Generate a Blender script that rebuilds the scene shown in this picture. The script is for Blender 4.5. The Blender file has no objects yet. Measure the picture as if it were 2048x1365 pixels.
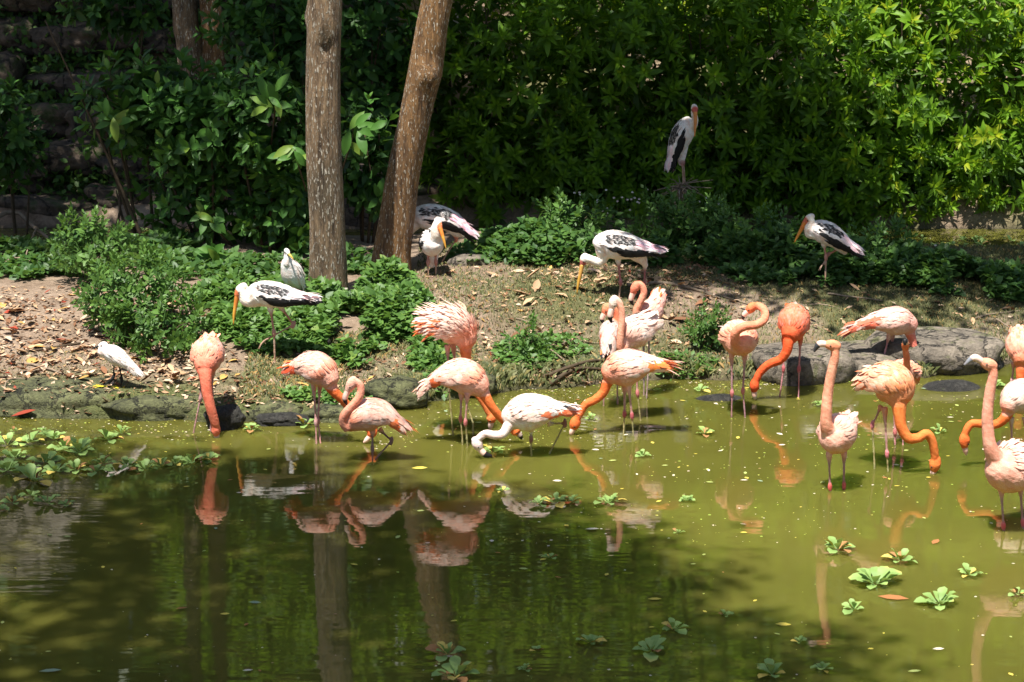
import bpy, math, random
import numpy as np
from mathutils import Vector

# ------------------------------------------------------------------ camera, world, sun, exposure
SC = bpy.context.scene
COL = SC.collection
random.seed(7)
RNG = np.random.default_rng(7)
FPX, CAMH, PITCH = 5000.0, 5.2, math.atan(1182.5 / 5000.0)
cam_data = bpy.data.cameras.new("camera")
cam = bpy.data.objects.new("camera", cam_data)
COL.objects.link(cam)
cam.location = (0, 0, CAMH)
cam.rotation_euler = (math.pi / 2 - PITCH, 0, 0)
cam_data.sensor_width = 36.0
cam_data.lens = FPX / 2048.0 * 36.0
cam_data.clip_end = 600
cam_data.clip_start = 0.1
cam_data.dof.use_dof = True
cam_data.dof.focus_distance = 20.3
cam_data.dof.aperture_fstop = 6.3
SC.camera = cam

SUNV = Vector((-0.16, -0.34, 1.0)).normalized()     # direction towards the sun
SUN_EL = math.asin(SUNV.z)
world = bpy.data.worlds.new("World")
SC.world = world
world.use_nodes = True
wn = world.node_tree
bg = wn.nodes["Background"]
sky = wn.nodes.new("ShaderNodeTexSky")
sky.sky_type = 'NISHITA'
sky.sun_disc = False
sky.sun_elevation = SUN_EL
sky.sun_rotation = math.atan2(SUNV.x, SUNV.y)
sky.dust_density = 1.5
wn.links.new(sky.outputs[0], bg.inputs[0])
bg.inputs[1].default_value = 0.065
sun_data = bpy.data.lights.new("sun", 'SUN')
sun_data.energy = 5.0
sun_data.angle = math.radians(0.53)
sun_data.color = (1.0, 0.955, 0.88)
sun = bpy.data.objects.new("sun", sun_data)
sun.rotation_euler = (-SUNV).to_track_quat('-Z', 'Y').to_euler()
sun.location = (-10, -10, 60)
COL.objects.link(sun)
SC.view_settings.view_transform = 'Standard'
SC.view_settings.look = 'None'
SC.view_settings.exposure = 1.02
SC.view_settings.gamma = 1.0
SC.view_settings.use_curve_mapping = False
SC.render.engine = 'CYCLES'
SC.cycles.max_bounces = 6
SC.cycles.transparent_max_bounces = 6
SC.cycles.use_denoising = True
SC.cycles.caustics_reflective = False
SC.cycles.caustics_refractive = False

# ------------------------------------------------------------------ helpers
CP, SP = math.cos(PITCH), math.sin(PITCH)

def at(px, py, Y):
    """the point at distance Y that the photograph shows at px, py"""
    u = (px - 1024.0) / FPX
    v = (682.5 - py) / FPX
    dy, dz = CP + v * SP, -SP + v * CP
    t = Y / dy
    return np.array((u * t, Y, CAMH + t * dz))

def on_water(px, py):
    v = (682.5 - py) / FPX
    t = CAMH / (SP - v * CP)
    return np.array(((px - 1024.0) / FPX * t, t * (CP + v * SP), 0.0))

def ppm(Y, z=0.3):
    return FPX / (Y * CP + (CAMH - z) * SP)

def smooth01(a, b, x):
    t = np.clip((x - a) / (b - a), 0, 1)
    return t * t * (3 - 2 * t)

_NS = {}
def vnoise(x, y, scale=1.0, seed=0):
    """smooth value noise in [-1, 1], vectorised"""
    if seed not in _NS:
        _NS[seed] = np.random.default_rng(1000 + seed).uniform(-1, 1, (64, 64))
    g = _NS[seed]
    x = np.asarray(x, float) * scale + 100.3
    y = np.asarray(y, float) * scale + 57.7
    xi, yi = np.floor(x).astype(int), np.floor(y).astype(int)
    fx, fy = x - xi, y - yi
    fx, fy = fx * fx * (3 - 2 * fx), fy * fy * (3 - 2 * fy)
    a, b = g[xi % 64, yi % 64], g[(xi + 1) % 64, yi % 64]
    c, d = g[xi % 64, (yi + 1) % 64], g[(xi + 1) % 64, (yi + 1) % 64]
    return (a * (1 - fx) + b * fx) * (1 - fy) + (c * (1 - fx) + d * fx) * fy

def fbm(x, y, scale, seed=0, octaves=4):
    s, a = 0, 1.0
    for k in range(octaves):
        s = s + a * vnoise(x, y, scale * 2 ** k, seed + k)
        a *= 0.5
    return s / 1.9

def mesh_np(name, V, F, mat=None, col=None, smooth=True, attr="Col"):
    """V (n,3); F a list of index arrays (m,3) or (m,4)"""
    me = bpy.data.meshes.new(name)
    V = np.asarray(V, np.float32)
    if isinstance(F, np.ndarray):
        F = [F]
    F = [np.asarray(f, np.int32) for f in F if len(f)]
    me.vertices.add(len(V))
    me.vertices.foreach_set("co", V.ravel())
    nl = sum(f.size for f in F)
    npoly = sum(len(f) for f in F)
    me.loops.add(nl)
    me.loops.foreach_set("vertex_index", np.concatenate([f.ravel() for f in F]))
    me.polygons.add(npoly)
    tot = np.concatenate([np.full(len(f), f.shape[1], np.int32) for f in F])
    start = np.concatenate([[0], np.cumsum(tot)[:-1]]).astype(np.int32)
    me.polygons.foreach_set("loop_start", start)
    if smooth:
        me.polygons.foreach_set("use_smooth", np.ones(npoly, bool))
    me.update(calc_edges=True)
    if col is not None:
        col = np.asarray(col, np.float32)
        if col.shape[1] == 3:
            col = np.hstack([col, np.ones((len(col), 1), np.float32)])
        a = me.color_attributes.new(attr, 'FLOAT_COLOR', 'POINT')
        a.data.foreach_set("color", col.ravel())
    if mat is not None:
        me.materials.append(mat)
    return me

def link(name, me, parent=None, loc=None, rot=None, scale=None):
    o = bpy.data.objects.new(name, me)
    COL.objects.link(o)
    if parent is not None:
        o.parent = parent
    if loc is not None:
        o.location = loc
    if rot is not None:
        o.rotation_euler = rot
    if scale is not None:
        o.scale = scale if hasattr(scale, '__len__') else (scale,) * 3
    return o

def tag(o, label=None, cat=None, group=None, kind=None):
    if label: o["label"] = label
    if cat: o["category"] = cat
    if group: o["group"] = group
    if kind: o["kind"] = kind
    return o

def thing(name, loc, label, cat, group=None):
    o = bpy.data.objects.new(name, None)
    o.empty_display_size = 0.1
    COL.objects.link(o)
    o.location = loc
    return tag(o, label, cat, group)

def scatter(TV, TF, pos, X, Z, scale, tcol=None, icol=None):
    """copies of a template (TV, TF) at pos with local x along X and local z near Z; returns V, F, C"""
    n = len(pos)
    X = X / np.maximum(np.linalg.norm(X, axis=1, keepdims=True), 1e-9)
    Yv = np.cross(Z, X)
    Yv = Yv / np.maximum(np.linalg.norm(Yv, axis=1, keepdims=True), 1e-9)
    Zv = np.cross(X, Yv)
    scale = np.asarray(scale, float)
    if scale.ndim == 1:
        scale = np.repeat(scale[:, None], 3, 1)
    k = len(TV)
    V = (pos[:, None, :]
         + TV[None, :, 0:1] * (X * scale[:, 0:1])[:, None, :]
         + TV[None, :, 1:2] * (Yv * scale[:, 1:2])[:, None, :]
         + TV[None, :, 2:3] * (Zv * scale[:, 2:3])[:, None, :]).reshape(-1, 3)
    F = (TF[None] + (np.arange(n) * k)[:, None, None]).reshape(-1, TF.shape[1])
    C = None
    if icol is not None:
        C = np.repeat(icol, k, 0)
        if tcol is not None:
            C = C * np.tile(tcol, (n, 1))
    return V, F, C

def leaf_template(width=0.4, droop=0.25, fold=0.12, belly=0.45, nseg=3, wave=0.0):
    """leaf of length 1 along x, midrib folded, bending down; 3 columns"""
    V, xs = [(0, 0, 0)], np.linspace(0, 1, nseg + 2)[1:-1]
    for i, x in enumerate(xs):
        w = width * 0.5 * (math.sin(math.pi * x ** (math.log(0.5) / math.log(belly)))) ** 0.8
        z = -droop * x * x
        f = fold * w * 2
        V += [(x, -w, z + f + wave * (-1) ** i), (x, 0, z), (x, w, z + f - wave * (-1) ** i)]
    V.append((1, 0, -droop))
    F = [(0, 1, 2), (0, 2, 3)]
    for i in range(nseg - 1):
        a, b = 1 + 3 * i, 4 + 3 * i
        F += [(a, b, b + 1), (a, b + 1, a + 1), (a + 1, b + 1, b + 2), (a + 1, b + 2, a + 2)]
    a, e = 1 + 3 * (nseg - 1), len(V) - 1
    F += [(a, e, a + 1), (a + 1, e, a + 2)]
    return np.array(V, float), np.array(F, int)

def catmull(P, n):
    P = np.asarray(P, float)
    if len(P) == 2:
        t = np.linspace(0, 1, n)[:, None]
        return P[0] * (1 - t) + P[1] * t
    Q = np.vstack([2 * P[0] - P[1], P, 2 * P[-1] - P[-2]])
    # chord-length spacing so that samples are even
    L = np.concatenate([[0], np.cumsum(np.linalg.norm(np.diff(P[:, :3], axis=0), axis=1))])
    s = np.linspace(0, L[-1], n)
    out = []
    for v in s:
        i = min(max(np.searchsorted(L, v) - 1, 0), len(P) - 2)
        t = (v - L[i]) / max(L[i + 1] - L[i], 1e-9)
        a, b, c, d = Q[i], Q[i + 1], Q[i + 2], Q[i + 3]
        out.append(0.5 * (2 * b + (c - a) * t + (2 * a - 5 * b + 4 * c - d) * t * t + (-a + 3 * b - 3 * c + d) * t ** 3))
    return np.array(out)

def tube(pts, radii, seg=8, n=None, caps=True):
    """round tube; returns V, [tris, quads]"""
    pts = np.asarray(pts, float)
    R = np.asarray(radii, float).reshape(-1, 1)
    if n:
        A = catmull(np.hstack([pts, R]), n)
        pts, R = A[:, :3], np.maximum(A[:, 3:], 1e-4)
    T = np.gradient(pts, axis=0)
    T /= np.maximum(np.linalg.norm(T, axis=1, keepdims=True), 1e-9)
    ref = np.array((0, 0, 1.0)) if abs(T[0][2]) < 0.8 else np.array((1.0, 0, 0))
    V, a = [], np.cross(T[0], ref)
    ang = np.linspace(0, 2 * math.pi, seg, endpoint=False)
    for p, t, r in zip(pts, T, R[:, 0]):
        a = a - t * a.dot(t)
        a /= max(np.linalg.norm(a), 1e-9)
        b = np.cross(t, a)
        V.append(p + r * (np.cos(ang)[:, None] * a + np.sin(ang)[:, None] * b))
    m = len(pts)
    V = np.vstack(V)
    i = np.arange(seg); j = (i + 1) % seg
    Q = np.vstack([np.stack([k * seg + i, k * seg + j, (k + 1) * seg + j, (k + 1) * seg + i], 1) for k in range(m - 1)])
    Tr = np.zeros((0, 3), int)
    if caps:
        V = np.vstack([V, pts[:1], pts[-1:]])
        c0, c1 = m * seg, m * seg + 1
        Tr = np.vstack([np.stack([j, i, np.full(seg, c0)], 1),
                        np.stack([(m - 1) * seg + i, (m - 1) * seg + j, np.full(seg, c1)], 1)])
    return V, [Tr, Q]

class Build:
    """collects pieces of ONE object"""
    def __init__(s): s.V, s.F3, s.F4, s.C, s.n = [], [], [], [], 0
    def add(s, V, F, col=(1, 1, 1)):
        if isinstance(F, np.ndarray): F = [F]
        for f in F:
            if len(f): (s.F3 if f.shape[1] == 3 else s.F4).append(f + s.n)
        s.V.append(V); s.n += len(V)
        c = np.asarray(col, float)
        s.C.append(np.tile(c[:3], (len(V), 1)) if c.ndim == 1 else c[:, :3])
        return s
    def mesh(s, name, mat, smooth=True):
        F = ([np.vstack(s.F3)] if s.F3 else []) + ([np.vstack(s.F4)] if s.F4 else [])
        return mesh_np(name, np.vstack(s.V), F, mat, np.vstack(s.C), smooth)

# ------------------------------------------------------------------ materials
def new_mat(name):
    m = bpy.data.materials.new(name)
    m.use_nodes = True
    nt = m.node_tree
    return m, nt, nt.nodes["Principled BSDF"], nt.nodes["Material Output"]

def N(nt, typ, **kw):
    n = nt.nodes.new(typ)
    for k, v in kw.items():
        setattr(n, k, v)
    return n

def noise_node(nt, scale, detail=4, rough=0.6, vec=None, stretch=None):
    n = N(nt, "ShaderNodeTexNoise")
    n.inputs["Scale"].default_value = scale
    n.inputs["Detail"].default_value = detail
    n.inputs["Roughness"].default_value = rough
    tc = N(nt, "ShaderNodeTexCoord")
    src = tc.outputs["Object"]
    if vec is not None:
        src = vec
    if stretch:
        mp = N(nt, "ShaderNodeMapping")
        mp.inputs["Scale"].default_value = stretch
        nt.links.new(src, mp.inputs[0]); src = mp.outputs[0]
    nt.links.new(src, n.inputs["Vector"])
    return n

def ramp(nt, fac, stops):
    r = N(nt, "ShaderNodeValToRGB")
    el = r.color_ramp.elements
    while len(el) < len(stops): el.new(0.5)
    for e, (p, c) in zip(el, stops):
        e.position = p
        e.color = (*c, 1) if len(c) == 3 else c
    nt.links.new(fac, r.inputs[0])
    return r

def mixc(nt, fac, a, b, mode='MIX'):
    m = N(nt, "ShaderNodeMix", data_type='RGBA', blend_type=mode)
    for sock, v in ((m.inputs[0], fac), (m.inputs[6], a), (m.inputs[7], b)):
        if hasattr(v, 'is_linked') or isinstance(v, bpy.types.NodeSocket): nt.links.new(v, sock)
        elif isinstance(v, (int, float)): sock.default_value = v
        else: sock.default_value = (*v, 1)
    return m.outputs[2]

def bump(nt, height, strength, dist, bsdf):
    b = N(nt, "ShaderNodeBump")
    b.inputs["Strength"].default_value = strength
    b.inputs["Distance"].default_value = dist
    nt.links.new(height, b.inputs["Height"])
    nt.links.new(b.outputs[0], bsdf.inputs["Normal"])
    return b

def plumage_mat(name, rough=0.75, nscale=90, strength=0.35, stretch=None, sheen=0.0):
    m, nt, p, out = new_mat(name)
    a = N(nt, "ShaderNodeAttribute", attribute_name="Col")
    n = noise_node(nt, nscale, 3, 0.6, stretch=stretch)
    n9 = noise_node(nt, 22, 3, 0.6, stretch=(1, 1, 0.6))
    r = ramp(nt, n.outputs[0], [(0.35, (0.85, 0.74, 0.7)), (0.6, (1, 1, 1))])
    c = mixc(nt, 0.55, a.outputs[0], r.outputs[0], 'MULTIPLY')
    r9 = ramp(nt, n9.outputs[0], [(0.38, (0.95, 0.76, 0.7)), (0.58, (1, 1, 1))])
    c = mixc(nt, 0.75, c, r9.outputs[0], 'MULTIPLY')
    nt.links.new(c, p.inputs["Base Color"])
    p.inputs["Roughness"].default_value = rough
    p.inputs["Specular IOR Level"].default_value = 0.2
    bump(nt, n.outputs[0], strength, 0.01, p)
    return m

M_BIRD = plumage_mat("bird_body", 0.8, 110, 0.5)
M_FEATHER = plumage_mat("bird_feathers", 0.7, 60, 0.3)
def simple(name, color, rough, spec=0.5, nscale=None, var=0.3):
    m, nt, p, out = new_mat(name)
    p.inputs["Roughness"].default_value = rough
    p.inputs["Specular IOR Level"].default_value = spec
    p.inputs["Base Color"].default_value = (*color, 1)
    if nscale:
        n = noise_node(nt, nscale, 4)
        lo = tuple(c * (1 - var) for c in color); hi = tuple(min(1, c * (1 + var)) for c in color)
        r = ramp(nt, n.outputs[0], [(0.3, lo), (0.7, hi)])
        nt.links.new(r.outputs[0], p.inputs["Base Color"])
        bump(nt, n.outputs[0], 0.3, 0.01, p)
    return m
M_EYE = simple("bird_eye", (0.02, 0.015, 0.01), 0.15)
M_HORN = plumage_mat("bill_horn", 0.4, 40, 0.1)

def leaf_mat(name, dark, light, trans, rough=0.42, tmix=0.3, spec=0.4, vary=0.25):
    """leaf colour from the Col attribute (r: 0..1 dark to light), veined by noise"""
    m, nt, p, out = new_mat(name)
    a = N(nt, "ShaderNodeAttribute", attribute_name="Col")
    oi = N(nt, "ShaderNodeObjectInfo")
    sep = N(nt, "ShaderNodeSeparateColor")
    nt.links.new(a.outputs[0], sep.inputs[0])
    ad = N(nt, "ShaderNodeMath", operation='MULTIPLY_ADD')
    nt.links.new(oi.outputs["Random"], ad.inputs[0])
    ad.inputs[1].default_value = vary
    nt.links.new(sep.outputs[0], ad.inputs[2])
    sb = N(nt, "ShaderNodeMath", operation='SUBTRACT')
    nt.links.new(ad.outputs[0], sb.inputs[0]); sb.inputs[1].default_value = vary / 2
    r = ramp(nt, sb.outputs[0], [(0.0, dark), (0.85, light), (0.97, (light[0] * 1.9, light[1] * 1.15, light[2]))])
    nt.links.new(r.outputs[0], p.inputs["Base Color"])
    p.inputs["Roughness"].default_value = rough
    p.inputs["Specular IOR Level"].default_value = spec
    tr = N(nt, "ShaderNodeBsdfTranslucent")
    tcol = mixc(nt, 0.6, r.outputs[0], trans)
    nt.links.new(tcol, tr.inputs[0])
    mx = N(nt, "ShaderNodeMixShader")
    mx.inputs[0].default_value = tmix
    nt.links.new(p.outputs[0], mx.inputs[1]); nt.links.new(tr.outputs[0], mx.inputs[2])
    nt.links.new(mx.outputs[0], out.inputs[0])
    return m

M_HEDGE = leaf_mat("hedge_leaf", (0.016, 0.052, 0.008), (0.18, 0.35, 0.02), (0.4, 0.62, 0.03), rough=0.5, spec=0.3, tmix=0.45)
M_BROAD = leaf_mat("broad_leaf", (0.018, 0.055, 0.014), (0.075, 0.19, 0.03), (0.16, 0.32, 0.03), rough=0.48, tmix=0.25, spec=0.25)
M_COVER = leaf_mat("ground_cover_leaf", (0.03, 0.085, 0.018), (0.13, 0.25, 0.05), (0.2, 0.36, 0.05), rough=0.5, tmix=0.32)
M_CROWN = leaf_mat("crown_leaf", (0.02, 0.06, 0.012), (0.07, 0.16, 0.02), (0.15, 0.3, 0.03), tmix=0.25)
M_LETTUCE = leaf_mat("water_lettuce_leaf", (0.09, 0.19, 0.045), (0.3, 0.44, 0.13), (0.4, 0.5, 0.1), rough=0.55, tmix=0.25)
M_GRASS = leaf_mat("grass_blade", (0.04, 0.065, 0.018), (0.2, 0.2, 0.075), (0.2, 0.25, 0.06), rough=0.6, tmix=0.25)

def bark_mat(name, base, dark, fleck, fl_amt=0.585, vs=1.0):
    m, nt, p, out = new_mat(name)
    big = noise_node(nt, 2.2, 4, 0.6, stretch=(1, 1, 0.5))
    fib = noise_node(nt, 34 * vs, 5, 0.7, stretch=(1, 1, 0.13))
    fl = noise_node(nt, 80 * vs, 2, 0.5, stretch=(1, 1, 0.25))
    crk = noise_node(nt, 15 * vs, 6, 0.75, stretch=(1, 1, 0.1))
    c1 = ramp(nt, big.outputs[0], [(0.3, dark), (0.5, base), (0.72, tuple(min(1, c * 1.35) for c in base))])
    c2 = ramp(nt, fib.outputs[0], [(0.32, (0.25, 0.22, 0.2)), (0.62, (1, 1, 1))])
    c = mixc(nt, 1.0, c1.outputs[0], c2.outputs[0], 'MULTIPLY')
    c3 = ramp(nt, crk.outputs[0], [(0.36, (0.42, 0.38, 0.35)), (0.5, (1, 1, 1))])
    c = mixc(nt, 1.0, c, c3.outputs[0], 'MULTIPLY')
    f = ramp(nt, fl.outputs[0], [(fl_amt, (0, 0, 0)), (fl_amt + 0.035, (1, 1, 1))])
    c = mixc(nt, f.outputs[0], c, fleck)
    nt.links.new(c, p.inputs["Base Color"])
    p.inputs["Roughness"].default_value = 0.75
    add = N(nt, "ShaderNodeMath", operation='ADD')
    nt.links.new(fib.outputs[0], add.inputs[0]); nt.links.new(f.outputs[0], add.inputs[1])
    add2 = N(nt, 'ShaderNodeMath', operation='ADD')
    nt.links.new(add.outputs[0], add2.inputs[0]); nt.links.new(crk.outputs[0], add2.inputs[1])
    bump(nt, add2.outputs[0], 1.0, 0.03, p)
    return m
M_BARK = bark_mat("bark_grey_brown", (0.27, 0.18, 0.1), (0.13, 0.095, 0.055), (0.46, 0.41, 0.33))
M_BARK2 = bark_mat("bark_rusty_brown", (0.28, 0.15, 0.055), (0.12, 0.065, 0.03), (0.55, 0.48, 0.38), 0.6)
M_STEM = simple("shrub_stem", (0.07, 0.05, 0.03), 0.8, 0.2, 30)
M_TWIG = simple("dead_twig", (0.22, 0.17, 0.12), 0.85, 0.2, 30)

def rock_mat(name, a, b, moss, moss_amt=0.55, scale=3.0):
    m, nt, p, out = new_mat(name)
    n1 = noise_node(nt, scale, 8, 0.65)
    n2 = noise_node(nt, scale * 6, 6, 0.7)
    c1 = ramp(nt, n1.outputs[0], [(0.35, a), (0.65, b)])
    c2 = ramp(nt, n2.outputs[0], [(0.3, (0.3, 0.29, 0.28)), (0.6, (1, 1, 1))])
    c = mixc(nt, 1.0, c1.outputs[0], c2.outputs[0], 'MULTIPLY')
    wv = N(nt, "ShaderNodeVectorMath", operation='MULTIPLY_ADD')       # cracks along warped cell borders
    nt.links.new(n2.outputs["Color"], wv.inputs[0]); wv.inputs[1].default_value = (.22, .22, .22)
    nt.links.new(N(nt, "ShaderNodeTexCoord").outputs["Object"], wv.inputs[2])
    vo = N(nt, "ShaderNodeTexVoronoi", feature='DISTANCE_TO_EDGE'); vo.inputs["Scale"].default_value = scale * 1.1
    nt.links.new(wv.outputs[0], vo.inputs["Vector"])
    ck = ramp(nt, vo.outputs["Distance"], [(0.0, (0.12, 0.11, 0.1)), (0.035, (1, 1, 1))])
    c = mixc(nt, 0.85, c, ck.outputs[0], 'MULTIPLY')
    n3 = noise_node(nt, scale * 1.7, 5, 0.7)
    mk = ramp(nt, n3.outputs[0], [(moss_amt, (0, 0, 0)), (moss_amt + 0.1, (1, 1, 1))])
    c = mixc(nt, mk.outputs[0], c, moss)
    nt.links.new(c, p.inputs["Base Color"])
    p.inputs["Roughness"].default_value = 0.85
    ad = N(nt, "ShaderNodeMath", operation='ADD')
    nt.links.new(n1.outputs[0], ad.inputs[0]); nt.links.new(n2.outputs[0], ad.inputs[1])
    ad2 = N(nt, 'ShaderNodeMath', operation='ADD')
    nt.links.new(ad.outputs[0], ad2.inputs[0]); nt.links.new(ck.outputs[0], ad2.inputs[1])
    bump(nt, ad2.outputs[0], 0.9, 0.05, p)
    return m
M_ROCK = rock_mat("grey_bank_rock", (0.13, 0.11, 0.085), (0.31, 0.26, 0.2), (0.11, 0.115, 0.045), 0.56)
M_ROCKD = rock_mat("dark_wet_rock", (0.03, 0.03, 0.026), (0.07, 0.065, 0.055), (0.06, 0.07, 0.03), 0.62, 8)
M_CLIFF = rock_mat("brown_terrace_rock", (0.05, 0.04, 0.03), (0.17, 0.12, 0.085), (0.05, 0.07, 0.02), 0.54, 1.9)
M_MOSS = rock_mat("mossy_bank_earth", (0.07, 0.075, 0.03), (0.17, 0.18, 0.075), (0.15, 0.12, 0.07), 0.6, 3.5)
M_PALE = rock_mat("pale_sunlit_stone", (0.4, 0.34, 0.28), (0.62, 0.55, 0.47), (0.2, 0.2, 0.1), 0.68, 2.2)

# ------------------------------------------------------------------ terrain
SHORE_PX = [(-700, 835), (-50, 838), (60, 834), (200, 838), (330, 842), (450, 850), (520, 845), (620, 842), (700, 836),
            (780, 822), (840, 806), (900, 800), (985, 792), (1050, 778), (1130, 778), (1230, 764), (1330, 760),
            (1440, 762), (1540, 758), (1620, 768), (1700, 762), (1780, 750), (1850, 756), (1950, 742), (2048, 722), (2400, 700), (2900, 690)]
_sh = np.array([on_water(*p)[:2] for p in SHORE_PX])
_sh = _sh[np.argsort(_sh[:, 0])]
def shore_y(x):
    return np.interp(x, _sh[:, 0], _sh[:, 1]) + 0.05 * vnoise(x, 0 * x, 3.1, 5) + 0.025 * vnoise(x, 0 * x, 9, 6)
def back_y(x):
    return 25.35 + 0.25 * vnoise(x, 0 * x, 0.5, 7) - 0.5 * smooth01(-2, -4, x) + 0.3 * smooth01(3.5, 2.0, x)
def far_y(x):
    return 27.4 + 0.15 * vnoise(x, 0 * x, 0.7, 8)

def ground_z(x, y):
    x = np.asarray(x, float); y = np.asarray(y, float)
    d = y - shore_y(x)
    lip = np.interp(x, [-5, -3.6, -2.4, -1.4, -0.6, 0.2, 1.2, 2.2, 6], [0.16, 0.17, 0.13, 0.06, 0.13, 0.12, 0.1, 0.05, 0.04])
    h = lip * smooth01(0.0, 0.16, d) + 0.34 * smooth01(0.05, 2.3, d) + 0.012
    h = h * smooth01(0.0, 0.12, d) if False else h
    h = h + 0.018 * fbm(x, y, 3.0, 11) + 0.006 * fbm(x, y, 14.0, 15, 3)
    db = back_y(x) - y
    h = np.minimum(h, 0.5 * smooth01(-0.02, 1.1, db) + 0.02 * fbm(x, y, 4, 19, 3))
    under = -0.45
    w = np.minimum(smooth01(-0.05, 0.03, d), smooth01(-0.25, 0.05, db))
    z = under * (1 - w) + h * w
    # far bank and the slope behind it
    df = y - far_y(x)
    left = smooth01(-0.3, -2.2, x)
    slope = 0.22 * smooth01(0, 0.3, df) + np.maximum(df, 0) * 0.28 * (1 - left) + left * (3.1 * smooth01(0.4, 4.6, df) + np.maximum(df - 3, 0) * 0.32)
    slope = np.minimum(slope, 9.0) + 0.05 * fbm(x, y, 1.5, 23) * smooth01(0, 0.5, df)
    wf = smooth01(-0.12, 0.05, df)
    z = z * (1 - wf) + slope * wf
    # the bank on the camera's side
    dn = 9.5 + 0.3 * vnoise(x, 0 * x, 0.4, 9) - y
    wn_ = smooth01(-0.1, 0.2, dn)
    near = 0.1 + 3.2 * smooth01(0, 5.5, dn)
    return z * (1 - wn_) + near * wn_

def on_ground(px, py):
    """where the ray through px, py first meets the ground or the water"""
    u = (px - 1024.0) / FPX; v = (682.5 - py) / FPX
    dy, dz = CP + v * SP, -SP + v * CP
    lo, hi, n = 17.5, 36.0, 120
    for _ in range(2):
        Y = np.linspace(lo, hi, n)
        d = CAMH + Y / dy * dz - np.maximum(ground_z(u * Y / dy, Y), 0.0)
        k = int(np.argmax(d <= 0))
        if d[k] > 0: return at(px, py, 27)
        lo, hi, n = Y[max(k - 1, 0)], Y[k], 12
    Yk = Y[k]
    return np.array((u * Yk / dy, Yk, max(float(ground_z(u * Yk / dy, Yk)), 0.0)))

xs = np.concatenate([np.linspace(-160, -12, 18), np.linspace(-11, -6.2, 14), np.arange(-6, 6.6, 0.05), np.linspace(6.8, 12, 14), np.linspace(13, 160, 18)])
ys = np.concatenate([np.linspace(-80, -8, 8), np.linspace(-6, 17.5, 50), np.arange(17.7, 28.2, 0.05), np.linspace(28.35, 40, 50), np.linspace(42, 200, 24)])
GX, GY = np.meshgrid(xs, ys, indexing='ij')
GZ = ground_z(GX, GY)
nx, ny = GX.shape
I = np.arange(nx * ny).reshape(nx, ny)
Fq = np.stack([I[:-1, :-1], I[1:, :-1], I[1:, 1:], I[:-1, 1:]], -1).reshape(-1, 4)
Vg = np.stack([GX, GY, GZ], -1).reshape(-1, 3)
x_, y_ = Vg[:, 0], Vg[:, 1]
d_ = y_ - shore_y(x_)
# r: moss on the water's edge, g: grass, b: wet / under water
moss = smooth01(0.75, 0.2, d_ + 0.25 * fbm(x_, y_, 2.5, 31)) * smooth01(1.0, -0.5, x_) * smooth01(-0.1, 0.05, d_)
moss = np.maximum(moss, 0.8 * smooth01(0.1, 0.5, fbm(x_, y_, 1.6, 35)) * smooth01(1.4, 0.4, d_) * (x_ < 0.5))
grass = smooth01(-0.7, 0.3, x_ + 0.4 * fbm(x_, y_, 1.5, 33)) * smooth01(-0.35, 0.25, fbm(x_, y_, 1.1, 37) + 0.12)
wet = smooth01(0.06, -0.02, Vg[:, 2])
def ground_mat():
    m, nt, p, out = new_mat("ground_soil_moss_grass")
    a = N(nt, "ShaderNodeAttribute", attribute_name="Col")
    sep = N(nt, "ShaderNodeSeparateColor"); nt.links.new(a.outputs[0], sep.inputs[0])
    n1 = noise_node(nt, 1.6, 6, 0.65); n2 = noise_node(nt, 17, 6, 0.75); n3 = noise_node(nt, 60, 4, 0.7)
    soil = ramp(nt, n1.outputs[0], [(0.3, (0.24, 0.165, 0.11)), (0.6, (0.4, 0.3, 0.22)), (0.75, (0.46, 0.36, 0.27))])
    det = ramp(nt, n2.outputs[0], [(0.3, (0.35, 0.33, 0.3)), (0.55, (1, 1, 1))])
    s = mixc(nt, 0.8, soil.outputs[0], det.outputs[0], 'MULTIPLY')
    mo = ramp(nt, n2.outputs[0], [(0.3, (0.05, 0.06, 0.02)), (0.65, (0.17, 0.19, 0.07))])
    gr = ramp(nt, n2.outputs[0], [(0.3, (0.07, 0.07, 0.028)), (0.65, (0.2, 0.19, 0.085))])
    c = mixc(nt, sep.outputs[0], s, mo.outputs[0])
    c = mixc(nt, sep.outputs[1], c, gr.outputs[0])
    c = mixc(nt, sep.outputs[2], c, (0.05, 0.045, 0.03))
    nt.links.new(c, p.inputs["Base Color"])
    p.inputs["Roughness"].default_value = 0.9
    p.inputs["Specular IOR Level"].default_value = 0.2
    ad = N(nt, "ShaderNodeMath", operation='ADD')
    nt.links.new(n2.outputs[0], ad.inputs[0]); nt.links.new(n3.outputs[0], ad.inputs[1])
    bump(nt, ad.outputs[0], 0.9, 0.035, p)
    return m
tag(link("ground", mesh_np("ground", Vg, Fq, ground_mat(), np.stack([moss, grass, wet], 1))), kind="structure")

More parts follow.
